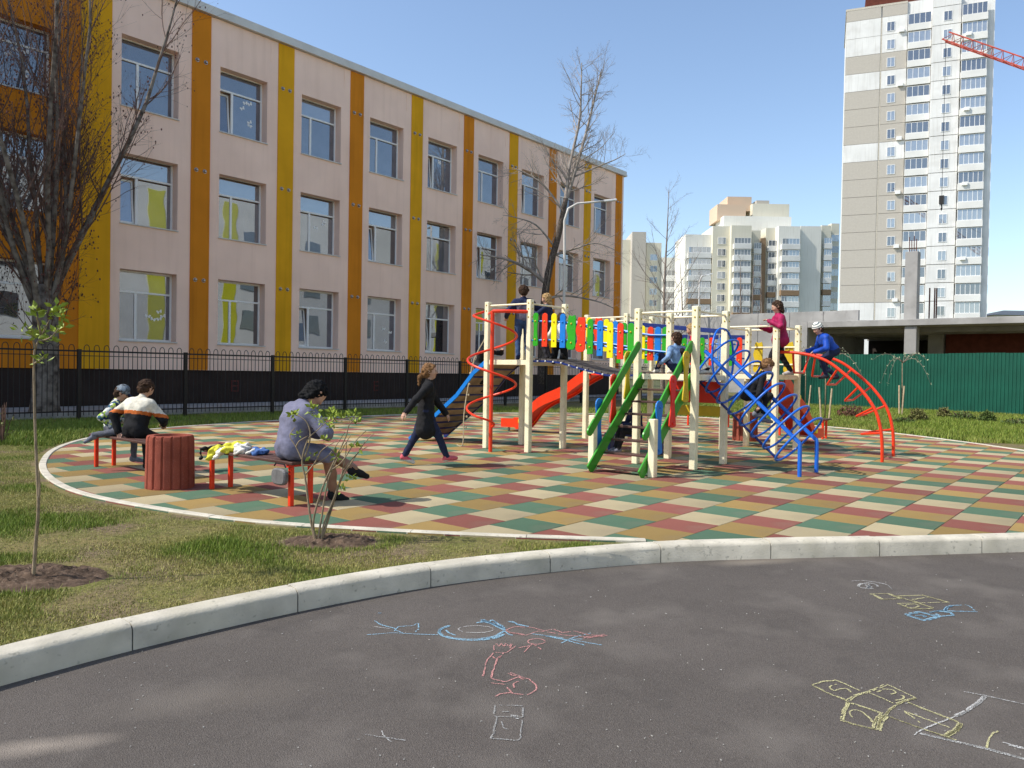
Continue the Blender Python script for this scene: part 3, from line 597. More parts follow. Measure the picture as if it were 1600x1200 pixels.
# staircase
stair = MB().beam((8.98, B_[2]+0.075, 0.03), (10.42, B_[2]+0.075, 1.36), 0.03, 0.165).build('staircase', M['dgreen'], play, bevel=0.006)
MB().beam((8.98, B_[3]-0.075, 0.03), (10.42, B_[3]-0.075, 1.36), 0.03, 0.165).build('stringer', M['dgreen'], stair, bevel=0.006)
for y, sgn in ((B_[2], 1), (B_[3], -1)):
    ys = y+sgn*0.075
    p, q = np.array([8.98, ys-sgn*0.035, 0.52]), np.array([10.36, ys-sgn*0.035, 1.88]); d = unit(q-p); n_ = np.array([-d[2], 0, d[0]]); L_ = np.linalg.norm(q-p)
    ol = [(0.065*math.cos(t)+L_-0.07, 0.065*math.sin(t)) for t in np.linspace(-math.pi/2, math.pi/2, 7)]+[(-0.065*math.cos(t)+0.07, -0.065*math.sin(t)) for t in np.linspace(-math.pi/2, math.pi/2, 7)]
    MB().prism(ol, p, d, n_, (0, 1, 0), 0.03).build('handrail', M['dgreen'], stair, bevel=0.004)
    for u_, c in ((9.3, 'blue'), (9.68, 'pred'), (10.06, 'ochre')):
        zc = 0.03+(u_-8.98)/(10.42-8.98)*1.33; pr = rounded(0.19, 0.74, 0.5)
        MB().prism(pr, (u_+0.02, ys-sgn*0.075, zc-0.03), (1, 0, 0), (0, 0, 1), (0, 1, 0), 0.022).build('baluster', M[c], stair, bevel=0.004)
        bb_ = MB(); [bb_.ball((u_+0.02, ys-sgn*(0.075+0.012), zc+k), 0.02, 8) for k in (0.03, 0.62)]; bb_.build('bolts', M[c], stair, smooth=True)
    post(9.17, y, 0.79)
for k in range(7): MB().bb((9.13+0.181*k, B_[2]+0.1, 0.06+0.181*k), (9.13+0.181*k+0.17, B_[3]-0.1, 0.088+0.181*k)).build('step', M['wood'], stair, bevel=0.004)
# red spiral pole
sp = MB(); sc_ = np.array([9.97, 8.77])
sp.tube([(sc_[0], sc_[1], 0), (sc_[0], sc_[1], 2.43)], 0.034, 12)
sp.tube([(sc_[0], sc_[1], 2.43), (sc_[0]+0.1, sc_[1]-0.25, 2.43), (A_[0]-0.02, A_[2]+0.02, 2.43)], 0.03, 10)
hx = []
for t in np.linspace(0, 1, 120):
    a = math.radians(125)+t*2*math.pi*2.4; r = 0.45*min(1, 0.35+t*14)*min(1, (1-t)*10)
    hx.append((sc_[0]+math.cos(a)*r*0.85, sc_[1]+math.sin(a)*r, 2.42-t*2.0))
sp.tube(hx, 0.02, 8); sp.build('spiral_pole', M['red'], play, smooth=2)
MB().tube([(sc_[0], sc_[1], 2.43), (A_[0], A_[3], 2.42)], 0.02, 8).build('pole_bracket', M['red'], play, smooth=2)
# climbing ramp (we see its underside) with planks and blue edges, knotted rope
rp = [(9.25, 1.585), (9.58, 1.36), (10.0, 0.93), (10.6, 0.50), (11.28, 0.02)]
ramp = None
for x in (A_[0]+0.02, A_[1]-0.02):
    re = MB()
    for i in range(4): re.beam((x, rp[i][0], rp[i][1]), (x, rp[i+1][0], rp[i+1][1]), 0.03, 0.075)
    o_ = re.build('ramp' if ramp is None else 'edge_rail', M['blue' if ramp is None else 'navy'], ramp or play); ramp = ramp or o_
rs = resample(np.array(rp), 0.0875*2.75)
for i in range(len(rs)-1):
    p, q = rs[i], rs[i+1]; e = (q-p)*0.02
    MB().beam((A_[0]+0.51, *(p+e)), (A_[0]+0.51, *(q-e)), 0.96, 0.03, up=(0, 0.6, 0.8)).build('ramp_board', M['ply'], ramp, bevel=0.003)
    MB().beam((A_[0]+0.03, *(q+np.array([-0.012, -0.022]))), (A_[1]-0.03, *(q+np.array([-0.012, -0.022]))), 0.035, 0.018, up=(0, 0.6, 0.8)).build('batten', M['navy'], ramp)
rope = [(10.6, 9.24, 2.5), (10.58, 9.45, 2.05), (10.5, 9.65, 1.65), (10.4, 9.7, 1.2), (10.3, 9.72, 0.6), (10.28, 9.72, 0.05), (10.26, 9.85, 0.02)]
rb = MB(); rb.tube(spline(rope, 6), 0.011, 6); [rb.ball((10.42-0.02*k, 9.69, 1.35-0.2*k), 0.024, 6) for k in range(6)]; rb.build('climbing_rope', M['rope'], play, smooth=2)
# blue ring climber
bx0, bx1 = 10.78, 11.48; rail = lambda v: 0.47+(v-3.75)*(1.76-0.47)/(5.2-3.75)
cm = MB()
for x in (bx0, bx1): cm.tube([(x, 5.2, 1.76), (x, 3.75, 0.47), (x, 3.745, 0.44), (x, 3.742, 0.0)], 0.029, 10)
dv, dz = -0.75, -0.66; pv, pz = -0.66, 0.75
climb = cm.build('ring_climber', M['bblue'], play, smooth=2)
cs = [(5.17-i*1.28/7, 1.61-i*1.12/7) for i in range(8)]
def ring(c, tilt=True):
    P = []
    for t in np.linspace(0, 2*math.pi, 29)[:-1]:
        a, b = 0.375*np.sign(math.cos(t))*abs(math.cos(t))**0.8, 0.43*np.sign(math.sin(t))*abs(math.sin(t))**0.9
        P.append(((bx0+bx1)/2+a, c[0]+(pv*b if tilt else 0.03*b), c[1]+(pz*b if tilt else b)))
    return P
for c in cs: MB().tube(ring(c), 0.017, 8, closed=True).build('ring', M['bblue'], climb, smooth=True)
MB().tube(ring((5.07, 1.68), False), 0.017, 8, closed=True).build('ring', M['bblue'], climb, smooth=True)
MB().tube([((bx0+bx1)/2, c[0]-pv*0.43, c[1]-pz*0.43) for c in cs], 0.019, 8).build('spine', M['navy'], climb, smooth=2)
# red arch ladder
arc = [(5.15, 1.83), (4.91, 1.82), (4.61, 1.77), (4.32, 1.66), (4.03, 1.44), (3.75, 1.17), (3.53, 0.84), (3.43, 0.45), (3.41, 0.0)]
sa = spline(arc, 6); ax0, ax1 = 13.72, 14.86
arch = MB().tube([(ax0, p[0], p[1]) for p in sa], 0.027, 10).build('arch_ladder', M['red'], play, smooth=2)
MB().tube([(ax1, p[0]+0.1, p[1]) for p in sa], 0.027, 10).build('side_rail', M['red'], arch, smooth=2)
ra = resample(sa, 0.02); ncum = len(ra)
for i, fr in enumerate((0.08, 0.22, 0.37, 0.53, 0.68, 0.83)):
    k = int(fr*ncum); t_ = unit(ra[min(k+2, ncum-1)]-ra[k-2]); nrm = np.array([-t_[1], t_[0]]); nrm = nrm if nrm[1] < 0 or nrm[0] > 0.5 else -nrm
    o_ = nrm*0.36; p0, p1 = np.array([ax0, *ra[k]]), np.array([ax1, ra[k][0]+0.1, ra[k][1]]); off = np.array([0, o_[0], o_[1]])
    m0, m1 = p0*0.8+p1*0.2+off, p0*0.2+p1*0.8+off
    MB().tube([p0, m0*0.94+p0*0.06, m0*0.97+m1*0.03, m1*0.97+m0*0.03, m1*0.94+p1*0.06, p1], 0.019, 8).build('rung', M['red'], arch, smooth=2)
# slides
def slide(name, o, d, tab, w=0.46):
    d = np.array([*d, 0.]); s = np.array([-d[1], d[0], 0]); o = np.array([*o, 0.]); sl_ = spline([np.array(t) for t in tab], 5)
    side = MB(); fl = MB()
    for sg in (-1, 1):
        tops = [o+d*t+s*sg*w/2+np.array([0, 0, z]) for t, z in sl_]; n = len(tops)
        vs = []
        for k, p in enumerate(tops):
            hgt = 0.24 if k < n-6 else 0.2
            vs += [p-s*0.012, p+s*0.012, p+s*0.012-np.array([0, 0, hgt]), p-s*0.012-np.array([0, 0, hgt])]
        fs = [(4*i+a, 4*i+(a+1) % 4, 4*i+4+(a+1) % 4, 4*i+4+a) for i in range(n-1) for a in range(4)]+[(3, 2, 1, 0), (4*n-4, 4*n-3, 4*n-2, 4*n-1)]
        side.add(vs, fs)
    ob = side.build(name, M['red'], play)
    P = [o+d*t+np.array([0, 0, z-0.17]) for t, z in sl_]; n = len(P)
    fl.add([p+s*sg*(w/2-0.015) for p in P for sg in (-1, 1)], [(2*i, 2*i+1, 2*i+3, 2*i+2) for i in range(n-1)]); fl.build('chute', M['pred'], ob)
    q = MB(); [q.box(o+d*t+s*sg*(w/2+0.015)+np.array([0, 0, lerp_up(tab, t)-0.1]), (0.1, 0.1, 0.1)) for t in (tab[2][0]-0.05, tab[-3][0]) for sg in (-1, 1)]
    q.build('corner_block', M['yell'], ob, bevel=0.015)
    f = MB()
    for sg in (-0.8, 0.8): f.bb(o+d*(tab[-1][0]-0.2)+s*sg*w/2-0.02, o+d*(tab[-1][0]-0.2)+s*sg*w/2+0.02+np.array([0, 0, 0.12]))
    f.build('foot', M['steel'], ob)
def lerp_up(tab, t): a = np.array(tab); return np.interp(t, a[:, 0], a[:, 1])
slide('slide', (13.9, 9.2), (0, 1), [(0, 1.52), (0.3, 1.38), (0.75, 1.1), (1.3, 0.88), (1.6, 0.68), (1.9, 0.36), (2.1, 0.31), (2.5, 0.30)])
slide('slide', (14.62, 5.65), (1, 0), [(0, 1.47), (0.3, 1.33), (0.75, 1.05), (1.2, 0.82), (1.5, 0.6), (1.75, 0.36), (1.95, 0.31), (2.3, 0.30)], 0.5)
# chain bridge between the two rear towers: navy hand boards, hanging chains, plank wall at the back
p0, p1 = PX(1052, 513, C_[0]), PX(1206, 521, D_[0])
nb = MB(); nb.beam((C_[0], C_[2]-0.03, p0[2]+0.12), (D_[0], D_[3]+0.02, p1[2]+0.05), 0.03, 0.085); cb = nb.build('chain_bridge', M['navy'], play, bevel=0.004)
MB().beam((C_[1], C_[2]-0.03, 2.2), (D_[1], D_[3]+0.02, 2.15), 0.03, 0.085).build('hand_board', M['navy'], cb)
for k, y in enumerate(np.linspace(C_[2]-0.1, D_[3]+0.1, 10)):
    t = (C_[2]-y)/(C_[2]-D_[3]); zt = (p0[2]+0.12)*(1-t)+(p1[2]+0.05)*t
    ch = MB()
    for j in range(12):
        z0 = zt-0.05-(zt-0.05-1.44)*j/12; z1 = zt-0.05-(zt-0.05-1.44)*(j+1)/12
        ch.beam((C_[0]+0.01, y, z0), (C_[0]+0.01, y, z1), 0.022 if j % 2 else 0.009, 0.009 if j % 2 else 0.022, up=(0, 1, 0))
    ch.build('chain', M['chain'], cb)
    MB().bb((C_[0]+0.05, y-0.085, 1.40), (C_[1]-0.05, y+0.085, 1.43)).build('bridge_slat', M['wood'], cb, bevel=0.004)
rr = MB(); [rr.tube([(C_[1], C_[2], z), (D_[1], D_[3], z-0.05)], 0.015, 8) for z in (2.06, 1.78)]; ro = rr.build('railing', M['blue'], play, smooth=2)
for k, y in enumerate(np.linspace(8.1, 6.3, 10)): plank(ro, C_[1]+0.03, y, 1.6-0.02*k/9, 0.115, 0.57, ['yell', 'red', 'blue', 'green', 'red', 'green', 'red', 'blue', 'green', 'red'][k], 0, (0, 1, 0))
for y in (5.35, 5.95): plank(play, D_[1]+0.03, y, 1.46, 0.17, 0.6, 'ochre', 0, (0, 1, 0), 0.025, 'w')
rr = MB(); [rr.tube([(D_[1], D_[2], z), (D_[1], D_[3], z)], 0.014, 8) for z in (1.95, 1.62)]; rr.build('railing', M['cream'], play, smooth=2)
rr = MB(); [rr.tube([(x_, C_[3], z), (x2, y2, z)], 0.015, 8) for z in (2.1, 1.8) for x_, x2, y2 in ((C_[1], C_[1], C_[2]), )]; rr.build('railing', M['blue'], play, smooth=2)
for k, (x_, c) in enumerate(zip((13.75, 14.3), ('green', 'red'))): pass
for k, c in enumerate(('green', 'red', 'yell', 'blue', 'green')): plank(play, C_[1]+0.03, 9.1-0.18*k, 1.62, 0.112, 0.57, c)
# play panel with a low seat under the rear tower
pn = MB(); pn.prism([(-0.45, 0), (0.45, 0), (0.45, 0.34), (-0.45, 0.34)], (B_[1]+0.02, 5.63, 0.95), (0, 1, 0), (0, 0, 1), (1, 0, 0), 0.025); pn.build('play_panel', M['pred'], play, bevel=0.006)
MB().prism([(-0.45, 0), (0.45, 0), (0.4, 0.16), (-0.4, 0.16)], (B_[1]+0.02, 5.63, 0.74), (0, 1, 0), (0, 0, 1), (1, 0, 0), 0.025).build('play_panel', M['ochre'], play, bevel=0.006)
MB().bb((11.75, 6.45, 0.28), (12.0, 7.6, 0.32)).bb((11.8, 6.5, 0), (11.95, 6.55, 0.279)).bb((11.8, 7.5, 0), (11.95, 7.55, 0.279)).build('low_seat', M['navy'], play, bevel=0.006)
# ================================================================ benches, bins
def bench(x, y, L, label, grp='brown benches on red legs', rz=math.pi/2, seatw=0.36, H=0.44):
    b = thing('bench', label, 'bench', (x, y, 0), rz, grp)
    for k in range(3): MB().box((0, -seatw/2+0.055+k*0.122, H), (L+0.16, 0.114, 0.03)).build('seat_slat', M['wood'], b, bevel=0.005)
    for sx in (-1, 1):
        MB().box((sx*(L/2-0.02), 0, H-0.03), (0.04, seatw-0.04, 0.03)).build('seat_support', M['pred'], b)
        for sy in (-1, 1): MB().box((sx*(L/2-0.02), sy*0.115, (H-0.045)/2), (0.045, 0.045, H-0.045)).build('leg', M['red'], b, bevel=0.004)
    return b
bench(4.64, 7.42, 1.58, 'brown slat bench on red legs with a woman and a pile of clothes')
bench(4.52, 10.2, 1.66, 'brown slat bench on red legs with two boys seated beside the ribbed bin')
q = G(1287, 686); bench(q[0]+0.1, q[1]+0.55, 1.1, 'empty brown bench on red legs at the lawn edge behind the red arch ladder')
q = G(1136, 668); bench(q[0], q[1]+0.55, 1.1, 'brown bench on red legs at the lawn edge behind the ring climber')
def bin_(p, label, h=0.6, r=0.265):
    b = thing('litter_bin', label, 'litter bin', (p[0], p[1], 0), 0, 'ribbed red concrete litter bins')
    mb = MB(); n = 96; prof = [(r*0.99, 0.0), (r, 0.02), (r*0.965, h-0.05), (r*0.94, h-0.012), (r*0.90, h), (r*0.66, h), (r*0.63, h-0.03), (r*0.62, h*0.35)]; vs = []
    for j, (rr_, z) in enumerate(prof):
        for k in range(n):
            g = 0.93 if (k % 6 == 0 and 0 < j < 4) else 1.0; a = 2*math.pi*k/n; vs.append((rr_*g*math.cos(a), rr_*g*math.sin(a), z))
    fs = [(j*n+k, j*n+(k+1) % n, (j+1)*n+(k+1) % n, (j+1)*n+k) for j in range(len(prof)-1) for k in range(n)]
    fs.append(tuple((len(prof)-1)*n+k for k in range(n)))
    mb.add(vs, fs); mb.build('drum', M['binred'], b)
    MB().lathe([(r*0.6, h*0.5), (0.001, h*0.5)], 24).build('liner', M['darkin'], b)
bin_((4.26, 8.64), 'ribbed red concrete litter bin between the two benches')
q = G(1172, 690); bin_((q[0]+0.2, q[1]+0.2), 'ribbed red concrete litter bin at the lawn edge behind the climbing frame')
# ================================================================ trees and plants
class Tree:
    def __init__(s): s.a = MB(); s.b = MB(); s.tips = []
    def grow(s, p, d, L, r, lev, spec):
        q = spec[lev]; k = q.get('seg', 5); d = unit(d); P = [np.asarray(p, float)]; D = [d]
        for i in range(k):
            d = unit(d+np.array([random.gauss(0, 1), random.gauss(0, 1), random.gauss(0, 0.6)])*q.get('wob', 0.1)+np.array([0, 0, q.get('up', 0.05)])); P.append(P[-1]+d*L/k); D.append(d)
        rr = np.linspace(r, r*q.get('tap', 0.35), k+1)
        (s.a if lev < spec[0].get('wood', 1) else s.b).tube(P, rr, q.get('n', 4), cap=False)
        if lev+1 >= len(spec): s.tips.append((P[-1], d)); return
        c = spec[lev+1]; num = q['kids']
        for j in range(num):
            t = q.get('t0', 0.25)+(1-q.get('t0', 0.25))*(j+random.random())/num; i = min(int(t*k), k-1); f = t*k-i
            bp = P[i]*(1-f)+P[i+1]*f; bd = D[i]; az = random.uniform(0, 2*math.pi)
            a = unit(np.cross(bd, (math.cos(az), math.sin(az), 0.3))); an = math.radians(random.gauss(q.get('ang', 35), q.get('angv', 9)))
            nd = bd*math.cos(an)+a*math.sin(an)
            s.grow(bp, nd, L*q.get('ratio', 0.5)*random.uniform(0.6, 1.15)*(1.15-q.get('fall', 0.6)*t), max(rr[i]*q.get('rr', 0.5)*random.uniform(0.7, 1.1), 0.003), lev+1, spec)
        s.tips.append((P[-1], d))
    def done(s, name, label, cat, m1, m2, loc=(0, 0, 0), group=None):
        t = thing(name, label, cat, loc, 0, group); s.a.build('trunk', m1, t, smooth=True); c = s.b.build('crown', m2, t, smooth=True); return t, c
# big multi-stemmed poplar between fence and school
M['poplar'] = mat('poplar_bark', (0.23, 0.195, 0.16), 0.95, 0.3, 5, 0.8, 25, 0.1, col2=(0.075, 0.058, 0.046), v2=(0.42, 0.66))
tb = PY(70, 646, 22.2); T = Tree(); random.seed(5)
T.a.tube([(0, 0, -0.1), (0, 0, 0.3), (0.03, 0, 1.4), (0.0, 0.02, 2.6), (-0.02, 0, 3.4)], [0.42, 0.34, 0.30, 0.31, 0.2], 12)
spec = [dict(wood=2), dict(seg=9, wob=0.05, up=0.10, tap=0.16, kids=16, t0=0.10, ang=26, ratio=0.30, rr=0.42, fall=0.55, n=6), dict(seg=5, wob=0.10, up=0.13, kids=7, t0=0.15, ang=34, ratio=0.5, rr=0.55, n=4), dict(seg=3, wob=0.12, up=0.12, kids=4, t0=0.2, ang=36, ratio=0.55, rr=0.6, n=3), dict(seg=2, wob=0.12, up=0.08, n=3)]
for j in range(13):
    az = 2*math.pi*j/13+random.uniform(-0.2, 0.2); out = random.uniform(0.18, 0.5)
    T.grow((0.13*math.cos(az), 0.13*math.sin(az), random.uniform(2.1, 3.3)), (out*math.cos(az), out*math.sin(az), 1), random.uniform(7.5, 11.5), random.uniform(0.06, 0.105), 1, spec)
for j in range(34):                         # dense dead twigs low on the trunk
    az = random.uniform(0, 2*math.pi); T.grow((0.28*math.cos(az), 0.28*math.sin(az), random.uniform(1.6, 4.4)), (0.7*math.cos(az), 0.7*math.sin(az), 0.9), random.uniform(0.7, 2.2), 0.014, 2, spec)
tt, cr = T.done('poplar_tree', 'tall bare poplar with many upright stems between black fence and school', 'tree', M['poplar'], M['twig'], (tb[0], tb[1], 0.05), 'bare trees')
bd = MB()
for p, d in T.tips[::2]:
    if random.random() < 0.8: bd.ball(p, random.uniform(0.012, 0.024), 4, (1, 1, 1.6))
bd.build('buds', M['bud'], cr, kind='stuff')
# birch-like tree at the far end of the facade
random.seed(21); T = Tree(); b2 = PY(846, 500, 22.0); base = np.array([b2[0], b2[1], 0.0]); K = b2[0]*CF[0]+b2[1]*CF[1]
def at(px, py, dd=0): return PD(px, py, K+dd)-base
tr = [at(846, 600), at(849, 500), at(856, 430), at(872, 370), at(884, 310)]
T.a.tube(spline(tr, 4), np.linspace(0.22, 0.12, 17), 10)
sp2 = [dict(wood=1), dict(seg=9, wob=0.05, up=0.04, tap=0.16, kids=20, t0=0.08, ang=52, angv=12, ratio=0.30, rr=0.4, fall=0.5, n=6), dict(seg=5, wob=0.12, up=0.07, kids=8, t0=0.15, ang=40, ratio=0.5, rr=0.55, n=4), dict(seg=3, wob=0.14, up=0.06, kids=5, t0=0.2, ang=38, ratio=0.55, rr=0.6, n=3), dict(seg=2, wob=0.14, up=0.02, n=3)]
def limb(pts, r, kids, lf, ss):
    P = spline([at(*q) for q in pts], 5); rr = np.linspace(r, r*0.2, len(P)); T.b.tube(P, rr, 6, cap=False)
    for j in range(kids):
        i = int(len(P)*(0.12+0.86*j/kids)); i = min(i, len(P)-2); dd = unit(P[i+1]-P[i]); az = random.uniform(0, 6.28); a = unit(np.cross(dd, (math.cos(az), math.sin(az), 0.2)))
        an = math.radians(random.gauss(50, 12)); T.grow(P[i], dd*math.cos(an)+a*math.sin(an), lf*random.uniform(0.6, 1.2)*(1.1-0.6*i/len(P)), max(rr[i]*0.45, 0.006), 2, ss)
limb([(884, 310), (890, 260), (905, 190), (908, 140), (909, 98)], 0.10, 22, 2.3, sp2)
limb([(882, 318), (895, 280), (915, 210), (930, 150), (940, 108)], 0.10, 22, 2.3, sp2)
limb([(850, 440), (825, 420), (790, 405), (750, 398)], 0.11, 14, 2.2, sp2)
limb([(862, 400), (900, 388), (930, 380), (960, 390)], 0.06, 12, 2.0, sp2)
limb([(880, 330), (850, 290), (820, 270), (800, 262)], 0.06, 12, 1.8, sp2)
limb([(848, 470), (880, 462), (930, 470), (960, 482)], 0.07, 10, 2.0, sp2)
limb([(888, 280), (930, 262), (960, 250), (978, 240)], 0.05, 12, 1.8, sp2)
limb([(866, 385), (838, 352), (806, 340), (785, 336)], 0.05, 10, 1.6, sp2)
T.done('birch_tree', 'bare slender tree with two pale stems in front of the far end of the school', 'tree', M['bark'], M['birch'], base, 'bare trees')
# distant bare trees
def far_tree(px, ytop, ybase, D, label, seed, wide=1.0, m2='twig_pale'):
    random.seed(seed); T = Tree(); p = PD(px, 592, D); top = PD(px, ytop, D)[2]; Hh = top
    sp = [dict(wood=1, seg=8, wob=0.02, up=0.05, tap=0.08, kids=26, t0=0.14, ang=48*wide, angv=8, ratio=0.36*wide, rr=0.3, fall=0.85, n=6), dict(seg=4, wob=0.08, up=0.10, kids=7, t0=0.2, ang=35, ratio=0.45, rr=0.6, n=4), dict(seg=3, wob=0.12, up=0.08, kids=4, t0=0.2, ang=36, ratio=0.5, rr=0.7, n=3), dict(seg=2, wob=0.1, n=3)]
    T.grow((0, 0, 0), (0, 0, 1), Hh, Hh*0.013, 0, sp); T.done('bare_tree', label, 'tree', M['twig_pale'], M[m2], (p[0], p[1], 0), 'bare trees')
far_tree(1036, 292, 490, 62, 'bare pointed tree standing in front of the cream apartment blocks', 3)
far_tree(1068, 400, 490, 66, 'small bare tree beside the pointed tree near the cream apartments', 8, 1.1)
for k, px in enumerate((1160, 1174, 1186)): far_tree(px, 400+6*k, 490, 110+3*k, ('tallest brown bare poplar of three before the cream apartment block', 'middle brown bare poplar of three before the cream apartment block', 'shortest brown bare poplar of three, beside the brown pipe')[k], 30+k, 0.5, 'twig')
# leafy young plants by the road
def leaf_cluster(mb, c, n, size, spread):
    for _ in range(n):
        d = unit(np.array([random.gauss(0, 1), random.gauss(0, 1), random.gauss(0.55, 0.7)])); s = unit(np.cross(d, (random.gauss(0, 1), random.gauss(0, 1), random.gauss(0, 1)))); nn = np.cross(d, s)
        o = c+d*random.uniform(0, spread)*0.4; L = size*random.uniform(0.6, 1.25); w = L*0.3
        mb.add([o, o+d*L*0.45+s*w+nn*w*0.4, o+d*L, o+d*L*0.45-s*w+nn*w*0.4], [(0, 1, 2), (0, 2, 3)])
def plant(name, label, base, D, stems, clusters, r0, m, size, sc=(0, 0, 1), nl=11, cat='sapling'):
    t = thing(name, label, cat, base); f = lambda x, y: (sc[0]+x/sc[2], sc[1]+y/sc[2]); st = None
    for i, pts in enumerate(stems):
        dj = random.uniform(-0.18, 0.18) if i else 0
        P = np.array([PD(*f(*q), D+dj*(k/len(pts)))-base for k, q in enumerate(pts)]); P = spline(P, 5)
        rr = np.linspace(r0 if i == 0 or len(pts) > 4 else r0*0.6, 0.0028, len(P))
        o = MB().tube(P, rr, 6).build('trunk' if i == 0 else 'stem', m, t, smooth=True)
    lv = MB()
    for q in clusters: leaf_cluster(lv, PD(*f(*q), D+random.uniform(-0.1, 0.1))-base, nl, size, 0.09)
    lv.build('leaves', M['leaf'], t, kind='stuff'); return t
random.seed(4)
D1 = SAP1[0]*CF[0]+SAP1[1]*CF[1]; D2 = SAP2[0]*CF[0]+SAP2[1]*CF[1]
plant('sapling', 'thin single stemmed sapling with fresh green leaves at the top on the left lawn', SAP1, D1,
      [[(52, 910), (55, 860), (60, 790), (57, 720), (54, 640), (53, 565), (56, 542), (68, 518), (78, 498)], [(55, 545), (50, 525), (44, 510)], [(62, 533), (78, 528), (92, 513)], [(61, 780), (62, 760), (61, 735)], [(54, 568), (62, 563), (68, 558)], [(64, 522), (60, 505), (57, 495)]],
      [(57, 488), (60, 497), (88, 484), (92, 492), (82, 490), (62, 524), (70, 520), (98, 512), (88, 520), (35, 518), (48, 525), (80, 533), (69, 560), (66, 568), (56, 530)], 0.0125, M['sapbark'], 0.05, nl=10)
plant('sapling', 'many stemmed leafing bush in dug soil beside the road kerb', SAP2, D2,
      [[(700, 1045), (672, 900), (645, 690), (626, 578), (660, 460), (715, 405), (765, 360)], [(626, 578), (592, 505), (556, 440), (585, 392)], [(640, 560), (672, 450), (650, 360), (580, 312)], [(705, 1040), (690, 920), (740, 740), (800, 600), (872, 450), (890, 385), (925, 338)],
       [(715, 1040), (740, 880), (772, 700), (830, 560), (905, 430)], [(735, 1035), (790, 860), (842, 700), (900, 600), (980, 480), (1035, 425)], [(735, 1035), (752, 930), (805, 800), (862, 640), (940, 540), (1000, 500)], [(630, 605), (700, 600), (785, 540), (868, 420)], [(645, 660), (700, 590), (740, 520), (820, 470)], [(780, 640), (850, 590), (930, 470), (990, 410)], [(842, 700), (870, 560), (880, 470)], [(590, 505), (610, 470), (660, 440)]],
      [(575, 315), (583, 322), (680, 282), (690, 300), (715, 335), (725, 350), (798, 312), (808, 325), (855, 345), (925, 325), (915, 335), (790, 395), (770, 370), (600, 430), (690, 550), (820, 560), (755, 460), (935, 505), (908, 688), (850, 748), (930, 375), (800, 345)], 0.011, M['sapbark'], 0.046, (300, 560, 3.636), 10, 'bush')
# staked weeping saplings along the green fence
def staked(px, py, top, stakes, label, seed):
    random.seed(seed); g = G(px, py); D = g[0]*CF[0]+g[1]*CF[1]; t = thing('staked_sapling', label, 'sapling', g, 0, 'staked saplings')
    zt = PD(px, top, D)[2]
    MB().tube([(0, 0, 0), (0.02, 0.01, zt*0.5), (0.0, 0.03, zt)], [0.022, 0.018, 0.012], 6).build('trunk', M['sapbark'], t, smooth=True)
    cr = MB(); lv = MB()
    for j in range(7):
        az = 2*math.pi*j/7+random.random(); L = random.uniform(0.7, 1.3); P = [np.array([0, 0, zt])]
        for k in range(1, 8): s_ = k/7; P.append(np.array([math.cos(az)*L*s_, math.sin(az)*L*s_, zt+0.45*math.sin(s_*2.2)-0.9*s_*s_*(j % 2+0.3)]))
        cr.tube(P, np.linspace(0.013, 0.004, 8), 4)
        for q in P[2:]: leaf_cluster(lv, q, 3, 0.06, 0.1)
    cr.build('crown', M['twig_pale'], t, smooth=True); lv.build('leaves', mat('pale_bud', (0.45, 0.5, 0.32), 0.7) if 'pale_bud' not in bpy.data.materials else bpy.data.materials['pale_bud'], t, kind='stuff')
    for (x0, y0, x1, y1) in stakes:
        a, b = PD(x0, y0, D)-g, PD(x1, y1, D)-g; MB().tube([(a[0], a[1], -0.05), (b[0], b[1], b[2])], 0.028, 8).build('stake', M['stake'], t, smooth=2)
staked(1409, 648, 567, [(1405, 648, 1405, 602), (1409, 648, 1413, 603)], 'staked weeping sapling standing alone before the green fence', 1)
staked(1258, 640, 556, [(1250, 640, 1246, 600), (1263, 640, 1267, 602)], 'staked weeping sapling behind the rear slide', 2)
staked(1289, 656, 560, [(1283, 656, 1280, 605), (1295, 656, 1300, 607)], 'staked weeping sapling behind the red arch ladder and bench', 3)
def shrub(px, py, wpx, hpx, mcol, label, seed, n=420, group='low shrubs along the green fence'):
    random.seed(seed); g = G(px, py); D = g[0]*CF[0]+g[1]*CF[1]; w, h = wpx*D/FPX/2, hpx*D/FPX; t = thing('shrub', label, 'shrub', g, 0, group)
    st = MB()
    for j in range(26):
        az = random.uniform(0, 6.28); o = random.random(); st.tube([(0.1*w*math.cos(az), 0.1*w*math.sin(az), 0), (w*o*0.6*math.cos(az), w*o*0.6*math.sin(az), h*0.55), (w*o*math.cos(az), w*o*math.sin(az), h*random.uniform(0.7, 1.1))], [0.012, 0.009, 0.004], 4)
    st.build('stems', M['twig'], t); lv = MB()
    for j in range(n):
        az = random.uniform(0, 6.28); o = math.sqrt(random.random()); z = h*(1-o*o*0.7)*random.uniform(0.15, 1.0); leaf_cluster(lv, np.array([w*o*math.cos(az), w*o*math.sin(az), z]), 2, 0.085, 0.05)
    lv.build('leaves', mcol, t, kind='stuff')
mg = mat('shrub_green', (0.085, 0.13, 0.03), 0.6, 0.3, 4); mr = mat('shrub_red', (0.19, 0.09, 0.055), 0.8, 0.3, 4); mo = mat('shrub_olive', (0.16, 0.16, 0.05), 0.7, 0.3, 4)
shrub(1330, 652, 44, 20, mr, 'low reddish brown twiggy shrub behind the red arch ladder', 1, 260)
shrub(1434, 658, 26, 19, mo, 'olive green rounded shrub next to the staked sapling on the lawn', 2)
shrub(1475, 653, 18, 16, mo, 'small olive rounded shrub between two larger ones by the green fence', 3, 300)
shrub(1542, 660, 22, 17, mg, 'dark green rounded shrub on the lawn near the fence end', 4)
shrub(1505, 656, 34, 13, mg, 'sprawling grey green low shrub by the green fence', 5, 220)
